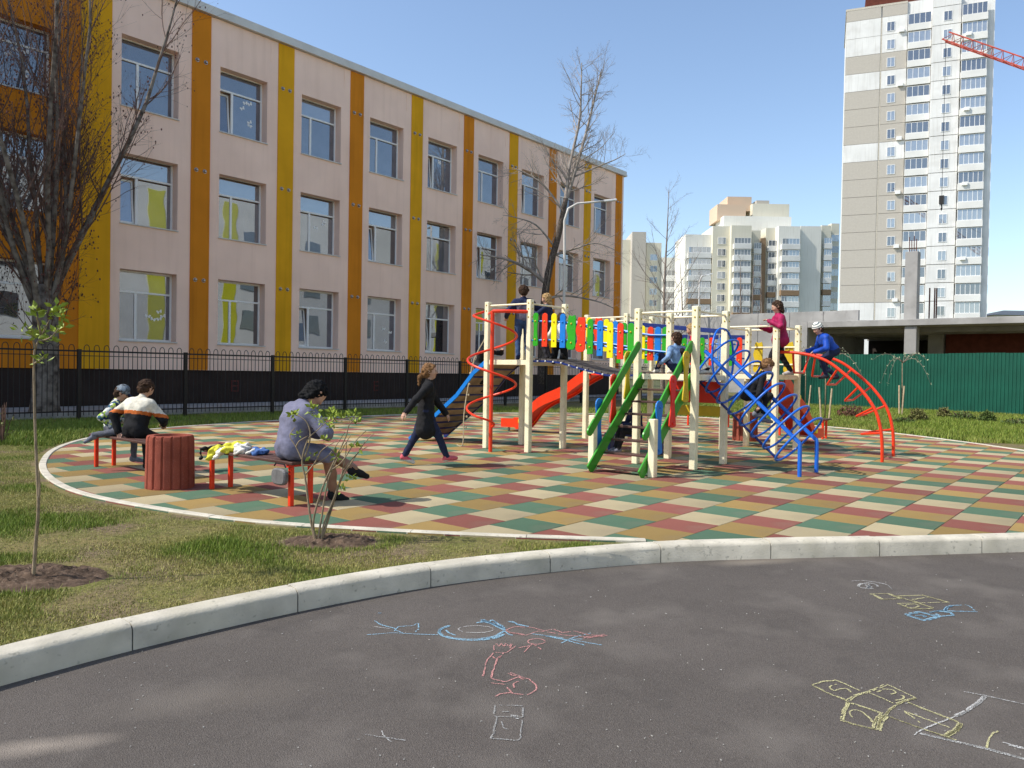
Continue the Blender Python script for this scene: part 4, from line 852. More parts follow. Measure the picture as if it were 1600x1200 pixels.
shrub(1412, 662, 30, 9, mg, 'flat spreading green ground shrub below the staked sapling', 6, 160)
shrub(1598, 665, 60, 10, mg, 'wide flat green shrub at the lawn edge', 7, 200)
shrub(4, 692, 34, 60, mo, 'bare twiggy bush with few buds at the edge of the shaded lawn', 9, 10, 'bushes on the left lawn')
# street lamps
def lamp(px, ybase_Y, pts, r, label):
    t = thing('street_lamp', label, 'street lamp', (pts[0][0], pts[0][1], 0), 0, 'street lamps'); b = np.array([pts[0][0], pts[0][1], 0])
    MB().tube(np.array(pts)-b, np.linspace(r, r*0.55, len(pts)), 8).build('pole', M['roofcap'], t, smooth=True)
    e = np.array(pts[-1])-b; d = unit(np.array(pts[-1])-np.array(pts[-2])); MB().beam(e-d*0.05, e+d*0.55, 0.16, 0.09).build('lamp_head', M['pvc'], t, bevel=0.02)
q = PY(880, 480, 20.9); Dl = q[0]*CF[0]+q[1]*CF[1]
lamp(880, 0, [(q[0], q[1], 0)]+[tuple(PD(*k, Dl)) for k in ((881, 500), (882, 400), (882, 345), (888, 326), (902, 318), (925, 316), (945, 314))], 0.075, 'grey street lamp with a curved arm in front of the school end')
lamp(1092, 0, [tuple(PD(1092, 592, 70)*np.array([1, 1, 0]))]+[tuple(PD(*k, 70)) for k in ((1092, 500), (1093, 440), (1096, 432), (1104, 430))], 0.09, 'distant thin lamp post before the cream apartment block')
# ================================================================ housing blocks, building site and crane behind the playground
class Face:                                    # vertical plane in the distance: local x along it, y into the building
    def __init__(s, px, D, phi):
        s.o = PD(px, 592, D); s.o[2] = 0; s.x = c2w((math.cos(phi), -math.sin(phi), 0)); s.y = c2w((math.sin(phi), math.cos(phi), 0)); s.rz = math.atan2(s.x[1], s.x[0])
    def hit(s, px, py, yl=0.0):
        d = ray(px, py); o = s.o+s.y*yl; t = np.dot(o-CAM, s.y)/np.dot(d, s.y); p = CAM+d*t; return float(np.dot(p-s.o, s.x)), float(p[2])
m_tw = mat('panel_beige', (0.50, 0.465, 0.40), 0.9, 0.06, 0.25, 0.5, 1.2); m_twh = mat('panel_white', (0.80, 0.79, 0.76), 0.9, 0.07, 0.3, 0.2, 2); speckle(m_twh, (0.56, 0.54, 0.5), 0.5, 0.55, 0.8, 0.5); streaks(m_twh, (0.5, 0.48, 0.43), 0.45); m_joint = mat('panel_joint', (0.6, 0.55, 0.46), 0.9)
N, L, p = nodes(m_tw); tc = N.new('ShaderNodeTexCoord'); bk = N.new('ShaderNodeTexBrick'); bk.inputs['Scale'].default_value = 2.2; bk.inputs['Color1'].default_value = (0.53, 0.49, 0.425, 1); bk.inputs['Color2'].default_value = (0.49, 0.45, 0.39, 1); bk.inputs['Mortar'].default_value = (0.43, 0.39, 0.335, 1); bk.offset = 0
mp = N.new('ShaderNodeMapping'); mp.inputs['Rotation'].default_value = (math.pi/2, 0, 0); L.new(tc.outputs['Object'], mp.inputs[0]); L.new(mp.outputs[0], bk.inputs[0]); L.new(bk.outputs[0], p.inputs['Base Color'])
m_gd = glass('far_glass_dark', (0.05, 0.05, 0.055), (0.16, 0.16, 0.17), 3, 0.25, 6); m_gb = glass('far_glass_blue', (0.18, 0.2, 0.22), (0.45, 0.47, 0.5), 3, 0.3, 7)
m_cre = mat('cream_render', (0.72, 0.68, 0.55), 0.9, 0.05, 0.1); m_crw = mat('white_render', (0.82, 0.80, 0.72), 0.9, 0.05, 0.1); streaks(m_cre, (0.5, 0.45, 0.34), 0.4); streaks(m_crw, (0.56, 0.53, 0.44), 0.4); m_pea = mat('peach_render', (0.66, 0.50, 0.36), 0.9, 0.05, 0.1); m_brn = mat('brown_pipe', (0.3, 0.2, 0.12), 0.9); m_bal = mat('balcony_white', (0.76, 0.75, 0.71), 0.9, 0.06, 0.3)
def glazing(par, x0, x1, z0, z1, y, n, m, frame=True):   # window with mullions: frame part and panes as sub-parts
    f = MB(); t = 0.07; f.bb((x0, y-0.04, z0), (x1, y+0.06, z0+t)).bb((x0, y-0.04, z1-t), (x1, y+0.06, z1))
    for k in range(n+1): xx = x0+(x1-x0-t)*k/n; f.bb((xx, y-0.038, z0+t), (xx+t, y+0.058, z1-t))
    o = f.build('window', M['pvc'], par); MB().bb((x0+t/2, y+0.0, z0+t/2), (x1-t/2, y+0.02, z1-t/2)).build('pane', m, o); return o
random.seed(9)
tf = Face(1411, 130, math.radians(22.2))
tw = thing('apartment_tower', 'tall white and beige panel apartment tower with stacked balconies', 'apartment tower', tf.o, tf.rz)
sx = lambda px, py=300: tf.hit(px, py)[0]
g0, g1, gj = sx(1316), sx(1411), sx(1371); r1 = sx(1449); w1 = sx(1493); b1 = sx(1534); e1 = sx(1546)
zs = [tf.hit(1391, (98+67.2*i)/2.4)[1] for i in range(18)]; pitch = zs[0]-zs[1]
ztopb = zs[0]+pitch*1.28
core = MB(); core.bb((g0+0.05, 0.3, 0), (e1, 16, ztopb-0.1)); core.build('wall', m_twh, tw)
MB().bb((g0+3, 2, ztopb-0.1), (r1+4, 12, ztopb+2.2)).build('roof_house', M['brick'], tw); MB().bb((g0-0.1, 0.0, ztopb-0.35), (g1, 16, ztopb)).build('roof_edge', m_joint, tw)
beige = lambda i: not (i in (0, 1, 3, 7) or i >= 16)
for i in range(-1, 19):
    zc = zs[0]-pitch*i; z0, z1 = zc-pitch*0.45, zc+pitch*0.55
    if z1 > ztopb-0.36: z1 = ztopb-0.36
    if z0 < -2: break
    for xa, xb in ((g0, gj-0.12), (gj+0.12, g1)): MB().bb((xa, 0, z0+0.03), (xb, 0.29, z1-0.03)).build('wall_panel', m_tw if beige(i) else m_twh, tw)
    MB().bb((r1, -0.9, z0+0.05), (w1, 0.29, z1-0.05)).build('wall_panel', m_twh, tw)
    if i < 0: continue
    wx = sx(1392, (98+67.2*i)/2.4); MB().bb((gj-0.1, 0.05, z0), (gj+0.1, 0.3, z1)).build('panel_joint', m_joint, tw)
    glazing(tw, wx-0.62, wx+0.62, zc-0.85, zc+0.75, -0.02, 2, m_gb if i % 3 else m_gd)
    wx = sx(1473); glazing(tw, wx-0.62, wx+0.62, zc-0.75, zc+0.85, -0.92, 2, m_gb if i % 2 else m_gd)
    MB().bb((g1+0.1, -0.5, z0-0.05), (r1-0.05, 0.28, z0+1.0)).build('balcony', m_bal, tw); glazing(tw, g1+0.12, r1-0.1, z0+1.0, z1-0.25, -0.35, 4, m_gd if i % 2 == 0 else m_gb)
    MB().bb((w1+0.12, -1.5, z0-0.2), (b1, 0.28, z0+0.9)).build('balcony', m_bal, tw); glazing(tw, w1+0.15, b1-0.05, z0+0.92, z1-0.3, -1.3, 5, m_gd if (i*7) % 3 == 0 else m_gb)
    if i % 3 == 0: MB().bb((sx(1389)+0.9, -0.4, zc-1.3), (sx(1389)+1.7, 0.0, zc-0.7)).build('air_conditioner', M['pvc'], tw)
    if i % 4 == 1: MB().bb((sx(1500), -1.8, z0+0.5), (sx(1500)+0.8, -1.52, z0+1.05)).build('air_conditioner', M['pvc'], tw)
MB().bb((b1+0.02, -0.6, 0), (e1, 0.28, ztopb-0.5)).build('end_wall', m_twh, tw)
def block(name, label, px, D, segs, extra=()):
    F = Face(px, D, 0.0); t = thing(name, label, 'apartment block', F.o, F.rz)
    for x0, x1, yt, kind, off, mc in segs:
        s0, zt = F.hit(x0, yt, off); s1, _ = F.hit(x1, yt, off); MB().bb((s0+0.03, off, 0), (s1-0.03, off+12, zt)).build('wall', mc, t)
        if kind == 'plain': continue
        pt = 17.8/FPX*(D+off); zz = zt-pt*(1.55 if kind != 'win' else 1.3); k = 0; W_ = s1-s0
        while zz > 5:
            if kind == 'win':
                nw = max(1, int(W_/5))
                for j in range(nw): c = s0+W_*(j+0.5)/nw; glazing(t, c-1.0, c+1.0, zz-0.8, zz+0.9, off-0.05, 2, m_gd if (k+j) % 3 else m_gb)
            else:
                MB().bb((s0+W_*0.08, off-1.3, zz-pt*0.55), (s1-W_*0.08, off-0.02, zz-pt*0.1)).build('balcony', m_bal if (k*5+int(abs(s0)*3)) % 7 else m_brn, t)
                glazing(t, s0+W_*0.1, s1-W_*0.1, zz-pt*0.1, zz+pt*0.4, off-1.15, 5 if W_ > 4 else 3, m_gd if (k*3+int(s0)) % 3 == 0 else m_gb)
            zz -= pt; k += 1
    for x0, x1, yt, yb, off, mc in extra:
        s0, zt = F.hit(x0, yt, off); s1, zb_ = F.hit(x1, yb, off); MB().bb((s0, off, zb_), (s1, off+8, zt)).build('roof_house', mc, t)
block('apartment_block', 'cream nine storey apartment block with glazed balconies and peach roof house', 1190, 190,
      [(1071, 1114, 366, 'balc', 1.5, m_crw), (1114, 1143, 353, 'win', 0, m_cre), (1143, 1175, 352, 'balc', -1.5, m_cre), (1175, 1189, 360, 'balc', 1, m_cre), (1189, 1197, 372, 'plain', 0.4, m_brn), (1197, 1217, 356, 'balc', 1, m_cre), (1217, 1251, 353, 'balc', -1.5, m_crw), (1251, 1284, 353, 'plain', -0.5, m_crw), (1284, 1299, 352, 'balc', 1, m_cre), (1299, 1312, 349, 'win', 3, m_cre)],
      [(1131, 1236, 337, 372, 6, m_crw), (1121, 1165, 319, 345, 9, m_pea), (1137, 1174, 307, 330, 12, m_pea), (1176, 1233, 318, 345, 10, m_cre), (1182, 1202, 313, 320, 11, m_tw)])
block('apartment_block', 'older cream apartment block with a tan lift shaft partly hidden by the school', 1010, 205,
      [(940, 988, 374, 'win', 2, m_cre), (988, 1010, 362, 'plain', -1, m_tw), (1010, 1034, 379, 'win', 1, m_cre), (1034, 1056, 402, 'balc', 0, m_crw), (1056, 1074, 404, 'win', 0.8, m_cre)], [(970, 985, 376, 390, 4, m_pea)])
hf = Face(1590, 150, 0.0); ho = thing('house', 'low distant house with a pale hipped roof beyond the building site', 'house', hf.o, hf.rz)
s0, zt = hf.hit(1556, 492); s1, zr = hf.hit(1680, 484); MB().bb((s0, 0, 0), (s1, 10, zt)).build('wall', m_cre, ho)
MB().add([(s0-0.5, -0.5, zt), (s1, -0.5, zt), (s1, 10, zt), (s0-0.5, 10, zt), (s0+4, 4, zr), (s1-4, 4, zr)], [(0, 1, 5, 4), (1, 2, 5), (2, 3, 4, 5), (3, 0, 4)]).build('roof', mat('pale_roof', (0.5, 0.45, 0.38), 0.9), ho)
# unfinished concrete frame behind the green fence
SX = 47.0; cs_ = thing('concrete_frame', 'unfinished grey concrete building frame with flat slab behind the green fence', 'building site', (SX, 0, 0))
L0 = lambda px, py, X=SX: PX(px, py, X)-np.array([SX, 0, 0])
a = L0(1262, 500); b = L0(1600, 497); zt = (a[2]+b[2])/2; yl = a[1]; yr = L0(1760, 500)[1]
MB().bb((0, yr, zt-0.36), (16, yl, zt)).build('slab', M['gconc'], cs_, bevel=0.02)
for px0, px1 in ((1412, 1431), (1640, 1662)):
    y0, y1 = L0(px0, 520)[1], L0(px1, 520)[1]; MB().bb((0.15, y1, 0), (0.85, y0, zt-0.365)).build('column', M['gconc'], cs_, bevel=0.015)
y0, y1 = L0(1411, 450)[1], L0(1431, 450)[1]; zc = L0(1420, 392)[2]; MB().bb((0.3, y1, zt+0.005), (0.95, y0, zc)).build('column', M['gconc'], cs_, bevel=0.015)
for k in range(4): MB().tube([(0.45+0.12*k, y1+0.12+0.14*k, zc-0.1), (0.45+0.12*k, y1+0.12+0.15*k, zc+0.7+0.2*(k % 2))], 0.025, 5).build('rebar', M['bud'], cs_)
for px in (1452, 1460, 1463): q = L0(px, 480, SX+2); MB().tube([(q[0], q[1], zt), (q[0], q[1], PX(px, 450, SX+2)[2])], 0.04, 5).build('rebar', M['bud'], cs_)
MB().bb((6.0, yr, 0), (6.3, L0(1478, 520, SX+6)[1], zt-0.37)).build('brick_wall', M['brick'], cs_)
MB().bb((5.7, L0(1470, 520, SX+6)[1]-0.2, 0), (6.35, L0(1452, 520, SX+6)[1], zt-0.37)).build('column', M['gconc'], cs_)
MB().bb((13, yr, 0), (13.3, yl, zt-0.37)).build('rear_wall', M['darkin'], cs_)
for k in range(5): MB().bb((2.2+2.6*k, yr, zt-0.62), (2.5+2.6*k, yl-0.02, zt-0.37)).build('slab_beam', M['gconc'], cs_)
MB().bb((0.02, yl+0.02, 0), (12, yl+0.4, zt-0.02)).build('side_wall', M['gconc'], cs_)
XL = 12.0; yb = PX(1050, 520, SX+XL)[1]; zl = PX(1180, 490, SX+XL)[2]; st = yl+0.45; n_p = 6
for k in range(n_p): MB().bb((XL, st+(yb-st)*k/n_p+0.015, 0), (XL+0.3, st+(yb-st)*(k+1)/n_p-0.015, zl)).build('wall_panel', M['gconc'], cs_, bevel=0.01)
# tower crane, only its lattice jib reaches into view
tip = PD(1471, 62, 92); far = PD(1850, 196, 76); cr_ = thing('tower_crane', 'red lattice crane jib reaching in above the building site', 'crane', (far[0], far[1], 0))
o = np.array([far[0], far[1], 0]); P, Q = tip-o, far-o; d = unit(Q-P); s = unit(np.cross(d, (0, 0, 1))); n_ = np.cross(s, d); Lj = np.linalg.norm(Q-P)
jm = mat('crane_red', (0.5, 0.09, 0.06), 0.6, 0.2, 1.0); j = MB(); c0 = lambda t: P+d*t+s*0.55; c1 = lambda t: P+d*t-s*0.55; c2 = lambda t: P+d*t+n_*1.0
for f_ in (c0, c1, c2): j.tube([f_(0.3), f_(Lj)], 0.085, 5)
stp = 1.25; k = 0
while (k+1)*stp < Lj:
    t0, t1 = k*stp+0.3, (k+1)*stp+0.3
    for A1, A2 in ((c0, c2), (c1, c2), (c0, c1)): j.tube([A1(t0), A2((t0+t1)/2), A1(t1)], 0.045, 4)
    k += 1
j.build('jib', jm, cr_); ms_ = MB()
for dx in (-0.8, 0.8):
    for dy in (-0.8, 0.8): ms_.tube([(dx, dy, 0), (dx, dy, Q[2]+6)], 0.1, 5)
for k in range(int((Q[2]+5)/1.6)):
    for a_, b_ in (((-.8, -.8), (.8, -.8)), ((.8, -.8), (.8, .8)), ((.8, .8), (-.8, .8)), ((-.8, .8), (-.8, -.8))): ms_.tube([(*a_, k*1.6), (*b_, (k+1)*1.6)], 0.05, 4)
ms_.build('mast', jm, cr_); h0 = P+d*0.6; hz = PD(1465, 306, 92)[2]
MB().tube([h0, (h0[0], h0[1], hz)], 0.025, 5).build('hoist_cable', M['black'], cr_); MB().box((h0[0], h0[1], hz-0.5), (0.5, 0.5, 1.0)).tube([(h0[0], h0[1], hz-1.0), (h0[0]+0.2, h0[1], hz-1.4), (h0[0], h0[1], hz-1.7), (h0[0]-0.2, h0[1], hz-1.5)], 0.07, 6).build('hook_block', M['black'], cr_)
MB().tube([Q+np.array([0, 0, 5.5]), P+d*Lj*0.45+n_*1.0], 0.035, 5).build('tie_rope', M['black'], cr_)
# ================================================================ people: one continuous surface each, polygonised from blended limbs
def surface_nets(F, o, h):
    S = F < 0; n = np.array(F.shape); c = np.zeros(n-1, np.int8)
    for dx in (0, 1):
        for dy in (0, 1):
            for dz in (0, 1): c += S[dx:n[0]-1+dx, dy:n[1]-1+dy, dz:n[2]-1+dz]
    ids = np.argwhere((c > 0) & (c < 8)); idx = -np.ones(n-1, np.int64); idx[tuple(ids.T)] = np.arange(len(ids))
    acc = np.zeros((len(ids), 3)); cnt = np.zeros(len(ids)); corners = [(a, b, d) for a in (0, 1) for b in (0, 1) for d in (0, 1)]
    for a in corners:
        for ax in range(3):
            if a[ax]: continue
            b = list(a); b[ax] = 1; fa = F[tuple((ids+np.array(a)).T)]; fb = F[tuple((ids+np.array(b)).T)]; m = (fa < 0) != (fb < 0)
            t = np.where(m, fa/(fa-fb+1e-20), 0); p = np.tile(np.array(a, float), (len(ids), 1)); p[:, ax] += t; acc[m] += p[m]; cnt += m
    V = o+(ids+acc/cnt[:, None])*h; Q = []
    for ax in range(3):
        sl0 = [slice(None)]*3; sl1 = [slice(None)]*3; sl0[ax] = slice(0, -1); sl1[ax] = slice(1, None); A, B = S[tuple(sl0)], S[tuple(sl1)]
        e = np.argwhere(A != B); u, v = (ax+1) % 3, (ax+2) % 3; e = e[(e[:, u] > 0) & (e[:, v] > 0) & (e[:, u] < n[u]-1) & (e[:, v] < n[v]-1)]
        def cell(du, dv): q = e.copy(); q[:, u] -= du; q[:, v] -= dv; return idx[tuple(q.T)]
        q = np.c_[cell(1, 1), cell(0, 1), cell(0, 0), cell(1, 0)]; fl = A[tuple(e.T)]; q[~fl] = q[~fl][:, ::-1]; Q.append(q)
    return V, np.concatenate(Q), ids
def blob(prims, h, cut=None):                  # prims: (a, b, ra, rb, material, blend)
    lo = np.min([np.minimum(p[0], p[1])-max(p[2], p[3]) for p in prims], axis=0)-3*h; hi = np.max([np.maximum(p[0], p[1])+max(p[2], p[3]) for p in prims], axis=0)+3*h
    n = np.ceil((hi-lo)/h).astype(int)+1; F = np.full(n, 9.0, np.float32); best = np.full(n, 9.0, np.float32); Mt = np.zeros(n, np.int8)
    ax = [lo[i]+np.arange(n[i])*h for i in range(3)]
    for a, b, ra, rb, m, k in prims:
        a = np.asarray(a, float); b = np.asarray(b, float); R = max(ra, rb)+k+2.5*h
        i0 = np.maximum(((np.minimum(a, b)-R-lo)/h).astype(int), 0); i1 = np.minimum(((np.maximum(a, b)+R-lo)/h).astype(int)+2, n); s = tuple(slice(i0[i], i1[i]) for i in range(3))
        X, Y, Z = np.meshgrid(ax[0][s[0]], ax[1][s[1]], ax[2][s[2]], indexing='ij'); d = b-a; L2 = d.dot(d)+1e-12
        t = np.clip(((X-a[0])*d[0]+(Y-a[1])*d[1]+(Z-a[2])*d[2])/L2, 0, 1)
        D = (np.sqrt((X-a[0]-t*d[0])**2+(Y-a[1]-t*d[1])**2+(Z-a[2]-t*d[2])**2)-(ra+(rb-ra)*t)).astype(np.float32)
        f = F[s]; hh = np.clip(0.5+0.5*(f-D)/k, 0, 1); F[s] = np.where(f > 8, D, f*(1-hh)+D*hh-k*hh*(1-hh))
        bt = best[s]; w = D < bt; Mt[s][w] = m; bt[w] = D[w]
    if cut is not None:
        X, Y, Z = np.meshgrid(*ax, indexing='ij'); F = np.maximum(F, cut(X, Y, Z).astype(np.float32))
    V, Q, ids = surface_nets(F, lo, h); return V, Q, Mt[tuple((ids+(np.abs(ids*0)+0)).T)]
def wob(p, f):                                 # folded, wrinkled scalar field
    q = p*f; return np.sin(q[:, 0]*1.3+2*np.sin(q[:, 2]*0.9+q[:, 1]*0.6))*np.sin(q[:, 2]*1.2+1.8*np.sin(q[:, 0]*0.7-q[:, 1]*0.8))+0.5*np.sin(q[:, 1]*2.3+q[:, 2]*1.9+1.5*np.sin(q[:, 0]*1.9))
def blob_obj(name, prims, h, mats, parent=None, cut=None, over=None, fold=0.0, ff=20.0, keep=(), **tags):
    V, Q, mt = blob(prims, h, cut)
    if over is not None: mt = over(V, mt)
    if fold:
        a, b, c_ = V[Q[:, 0]], V[Q[:, 1]], V[Q[:, 2]]; fn = np.cross(b-a, c_-a); vn = np.zeros_like(V)
        for k_ in range(4): np.add.at(vn, Q[:, k_], fn)
        vn /= np.linalg.norm(vn, axis=1)[:, None]+1e-12; amp = np.where(np.isin(mt, keep), 0.0, fold); V = V+vn*(amp*wob(V, ff))[:, None]
    me = bpy.data.meshes.new(name); me.from_pydata(V.tolist(), [], Q.tolist())
    for m in mats: me.materials.append(m)
    me.polygons.foreach_set('material_index', mt[Q[:, 0]].astype(np.int32)); me.shade_smooth(); return put(name, me, parent, **tags)
def ik(a, c, l1, l2, pole):
    a, c = np.asarray(a, float), np.asarray(c, float); d = c-a; L = min(max(np.linalg.norm(d), abs(l1-l2)+0.01), 0.998*(l1+l2)); d = unit(d); c = a+d*L
    x = (l1*l1-l2*l2+L*L)/(2*L); pp = np.asarray(pole, float); pp = unit(pp-d*pp.dot(d)); return a+d*x+pp*math.sqrt(max(l1*l1-x*x, 0)), c
def cloth(name, c, rough=0.85, var=0.15, scale=18, bump=0.9): return mat('cloth_'+name, c, rough, var, scale, bump, 16, 0.2)
SOLE = mat('pale_sole', (0.55, 0.53, 0.5), 0.7)
SKIN = mat('skin', (0.56, 0.33, 0.235), 0.55, 0.08, 14, 0, 1, 0.35); EYE = mat('eye_dark', (0.015, 0.012, 0.01), 0.2); LIP = mat('lips', (0.36, 0.12, 0.10), 0.5)
def person(label, pos, f, h, pelvis, torso, face, wr, wl, ar, al, outfit, kr=(0.1, 1, 0.1), kl=(-0.1, 1, 0.1), er=(0.5, -1, -0.3), el=(-0.5, -1, -0.3), toes=((0, 1, -0.1), (0, 1, -0.1)), hair=None, coat=0.0, hat=None, over=None, puffy=1.0, twist=0.0, group=None, vox=0.0088, grip=0.5, neck=None, sole=False):
    k = h/1.4; pv = np.array(pelvis, float); up = unit(torso); fw0 = np.array([math.sin(twist), math.cos(twist), 0]); right = unit(np.cross(fw0, up)); fwd = np.cross(up, right)
    nb = pv+up*0.40*k+fwd*0.0; hc = nb+unit(up+np.array([0, 0, 0.8]) if neck is None else neck)*0.165*k+fwd*0.015*k; fc = unit(face); hr = unit(np.cross(fc, (0, 0, 1))); hu = np.cross(hr, fc)
    TOP, BOT, SHO, SK = 1, 2, 3, 0; P = []; A = lambda a, b, ra, rb, m, bl=0.03: P.append((np.asarray(a), np.asarray(b), ra*k, rb*k, m, bl*k))
    pf = puffy; ankles = []
    for s in (-1, 1):
        A(pv+right*s*0.055*k, pv+up*0.02*k+right*s*0.055*k, 0.088, 0.088, BOT)
        A(pv+up*0.06*k+right*s*0.04*k, pv+up*0.27*k+right*s*0.062*k, 0.088*pf, 0.092*pf, TOP, 0.05); A(pv+up*0.27*k+right*s*0.06*k, nb+right*s*0.085*k-up*0.055*k, 0.088*pf, 0.062*pf, TOP, 0.05)
    if coat:
        for s in (-1, 1): A(pv+up*0.06*k+right*s*0.04*k, pv-np.array([0, 0, coat])+right*s*0.07*k, 0.10, 0.14, TOP, 0.05)
    A(nb-up*0.02*k, nb+(hc-nb)*0.5, 0.05, 0.042, SK, 0.02); A(nb-up*0.03*k, nb+up*0.012*k, 0.066*pf, 0.058, TOP, 0.02)
    A(hc+hu*0.018*k-fc*0.008*k, hc+hu*0.012*k+fc*0.008*k, 0.088, 0.084, SK, 0.02); A(hc+fc*0.03*k-hu*0.03*k, hc+fc*0.040*k-hu*0.068*k, 0.06, 0.04, SK, 0.03)
    A(hc+fc*0.088*k-hu*0.0*k, hc+fc*0.10*k-hu*0.022*k, 0.008, 0.0125, SK, 0.012)
    for s in (-1, 1): A(hc+hr*s*0.083*k-hu*0.022*k, hc+hr*s*0.09*k+hu*0.008*k-fc*0.012*k, 0.012, 0.017, SK, 0.008); A(hc+fc*0.06*k+hr*s*0.034*k-hu*0.025*k, hc+fc*0.055*k+hr*s*0.03*k-hu*0.03*k, 0.026, 0.024, SK, 0.02)
    for s, w, e, anc, kn, toe in ((1, wr, er, ar, kr, toes[0]), (-1, wl, el, al, kl, toes[1])):
        sh = nb-up*0.05*k+right*s*0.145*k; el_, wr_ = ik(sh, w, 0.25*k, 0.225*k, e)
        A(nb-up*0.045*k+right*s*0.06*k, sh, 0.062*pf, 0.058*pf, TOP, 0.04); A(sh, el_, 0.056*pf, 0.047*pf, TOP, 0.03); A(el_, wr_, 0.047*pf, 0.038*pf, TOP, 0.02)
        hd = unit(wr_-el_); hs = unit(np.cross(hd, (0.2, 0.1, 1) if abs(hd[2]) < 0.9 else fwd)); hn = np.cross(hs, hd)
        A(wr_-hd*0.01*k, wr_+hd*0.03*k, 0.025, 0.024, SK, 0.012)
        for q in (-0.6, 0.6): A(wr_+hd*0.025*k+hs*q*0.022*k, wr_+hd*0.065*k+hs*q*0.026*k, 0.017, 0.0155, SK, 0.012)
        pb = wr_+hd*0.068*k
        for q, Lf in ((-1.5, 0.05), (-0.5, 0.062), (0.5, 0.058), (1.5, 0.045)):
            r0 = pb+hs*q*0.0165*k; r1 = r0+(hd*math.cos(grip)-hn*math.sin(grip))*Lf*0.55*k; r2 = r1+(hd*math.cos(2*grip)-hn*math.sin(2*grip))*Lf*0.5*k
            A(r0, r1, 0.0085, 0.008, SK, 0.004); A(r1, r2, 0.008, 0.007, SK, 0.004)
        t0 = wr_+hd*0.03*k-hs*s*0.024*k; t1 = t0+unit(hd*0.7-hs*s*0.6-hn*0.3)*0.035*k; A(t0, t1, 0.0105, 0.009, SK, 0.005); A(t1, t1+unit(hd*0.9-hn*0.5)*0.025*k, 0.009, 0.0075, SK, 0.004)
        hp = pv+right*s*0.075*k-up*0.01*k; kn_, an_ = ik(hp, anc, 0.345*k, 0.335*k, kn)
        A(hp, kn_, 0.083, 0.058, BOT, 0.03); A(kn_, an_, 0.056, 0.042, BOT, 0.02)
        ankles.append(an_); tn = unit(toe); A(an_-np.array([0, 0, 0.02*k])-tn*0.02*k, an_-np.array([0, 0, 0.035*k])+tn*0.075*k, 0.038, 0.034, SHO, 0.015); A(an_-np.array([0, 0, 0.035*k])+tn*0.06*k, an_-np.array([0, 0, 0.045*k])+tn*0.135*k, 0.032, 0.026, SHO, 0.015); A(an_-np.array([0, 0, 0.035*k])-tn*0.025*k, an_-np.array([0, 0, 0.045*k]), 0.033, 0.03, SHO, 0.015)
    rz = math.atan2(f[1], f[0])-math.pi/2
    mats = [SKIN, outfit[0], outfit[1], outfit[2]]+list(outfit[3:])+[SOLE]
    def over2(V, mt):
        m = over(V, mt, pv, up, right, fwd, k, hc) if over else mt.copy()
        for an_ in (ankles if sole else ()): m[(m == 3) & (np.linalg.norm(V-an_, axis=1) < 0.24*k) & (V[:, 2] < an_[2]-0.052*k)] = len(mats)-1
        return m
    o = blob_obj('person', P, vox, mats, None, None, over2, fold=0.0038*k, ff=21.0, keep=(0, 3, len(mats)-1), label=label, category='person'); o.location = tuple(map(float, pos)); o.rotation_euler = (0, 0, rz)
    if group: o['group'] = group
    e = MB()
    for s in (-1, 1): MB().ball(hc+fc*0.0825*k+hr*s*0.033*k+hu*0.006*k, 0.0115*k, 8).build('eye', EYE, o, smooth=True)
    MB().ball((0, 0, 0), 1, 8).build('mouth', LIP, o, smooth=True)
    mo = o.children[-1]; mo.location = tuple(hc+fc*0.083*k-hu*0.052*k); mo.scale = (0.02*k, 0.008*k, 0.006*k)
    if hair:
        col, style = hair[:2]; H = []; B = lambda a, b, ra, rb, bl=0.02: H.append((np.asarray(a), np.asarray(b), ra*k, rb*k, 0, bl*k))
        ns = unit(fc*0.85-hu*0.5); cc = hc
        cutf = lambda X, Y, Z: ((X-cc[0])*ns[0]+(Y-cc[1])*ns[1]+(Z-cc[2])*ns[2])-0.028*k
        B(hc+hu*0.024*k-fc*0.014*k, hc+hu*0.022*k+fc*0.012*k, 0.097, 0.091); B(hc-fc*0.03*k-hu*0.03*k, hc-fc*0.022*k+hu*0.01*k, 0.072, 0.085)
        if style in ('long', 'bob', 'pony'):
            for s in (-1, 1): B(hc+hr*s*0.055*k-fc*0.025*k, hc+hr*s*0.058*k-fc*0.035*k-hu*(0.09 if style != 'pony' else 0.03)*k, 0.05, 0.036)
            B(hc-fc*0.05*k, hc-fc*0.055*k-hu*(0.11 if style == 'bob' else (0.2 if style == 'long' else 0.05))*k, 0.066, 0.045)
        if style == 'pony':
            B(hc-fc*0.09*k-hu*0.02*k, hc-fc*0.14*k-hu*0.08*k, 0.03, 0.034, 0.01); B(hc-fc*0.14*k-hu*0.08*k, hc-fc*0.155*k-hu*0.19*k, 0.034, 0.014, 0.01)
        rs = random.Random(3)
        for _ in range(26 if style != 'short' else 10):
            a = unit(np.array([rs.gauss(0, 1), rs.gauss(0, 1), abs(rs.gauss(0.2, 0.8))])); p_ = hc+hu*0.02*k-fc*0.012*k+(hr*a[0]+fc*a[1]+hu*a[2])*0.088*k; B(p_, p_-hu*0.03*k-fc*0.012*k, 0.014, 0.011, 0.012)
        blob_obj('hair', H, vox*0.7, [col], o, cutf, fold=0.0065*k, ff=55.0)
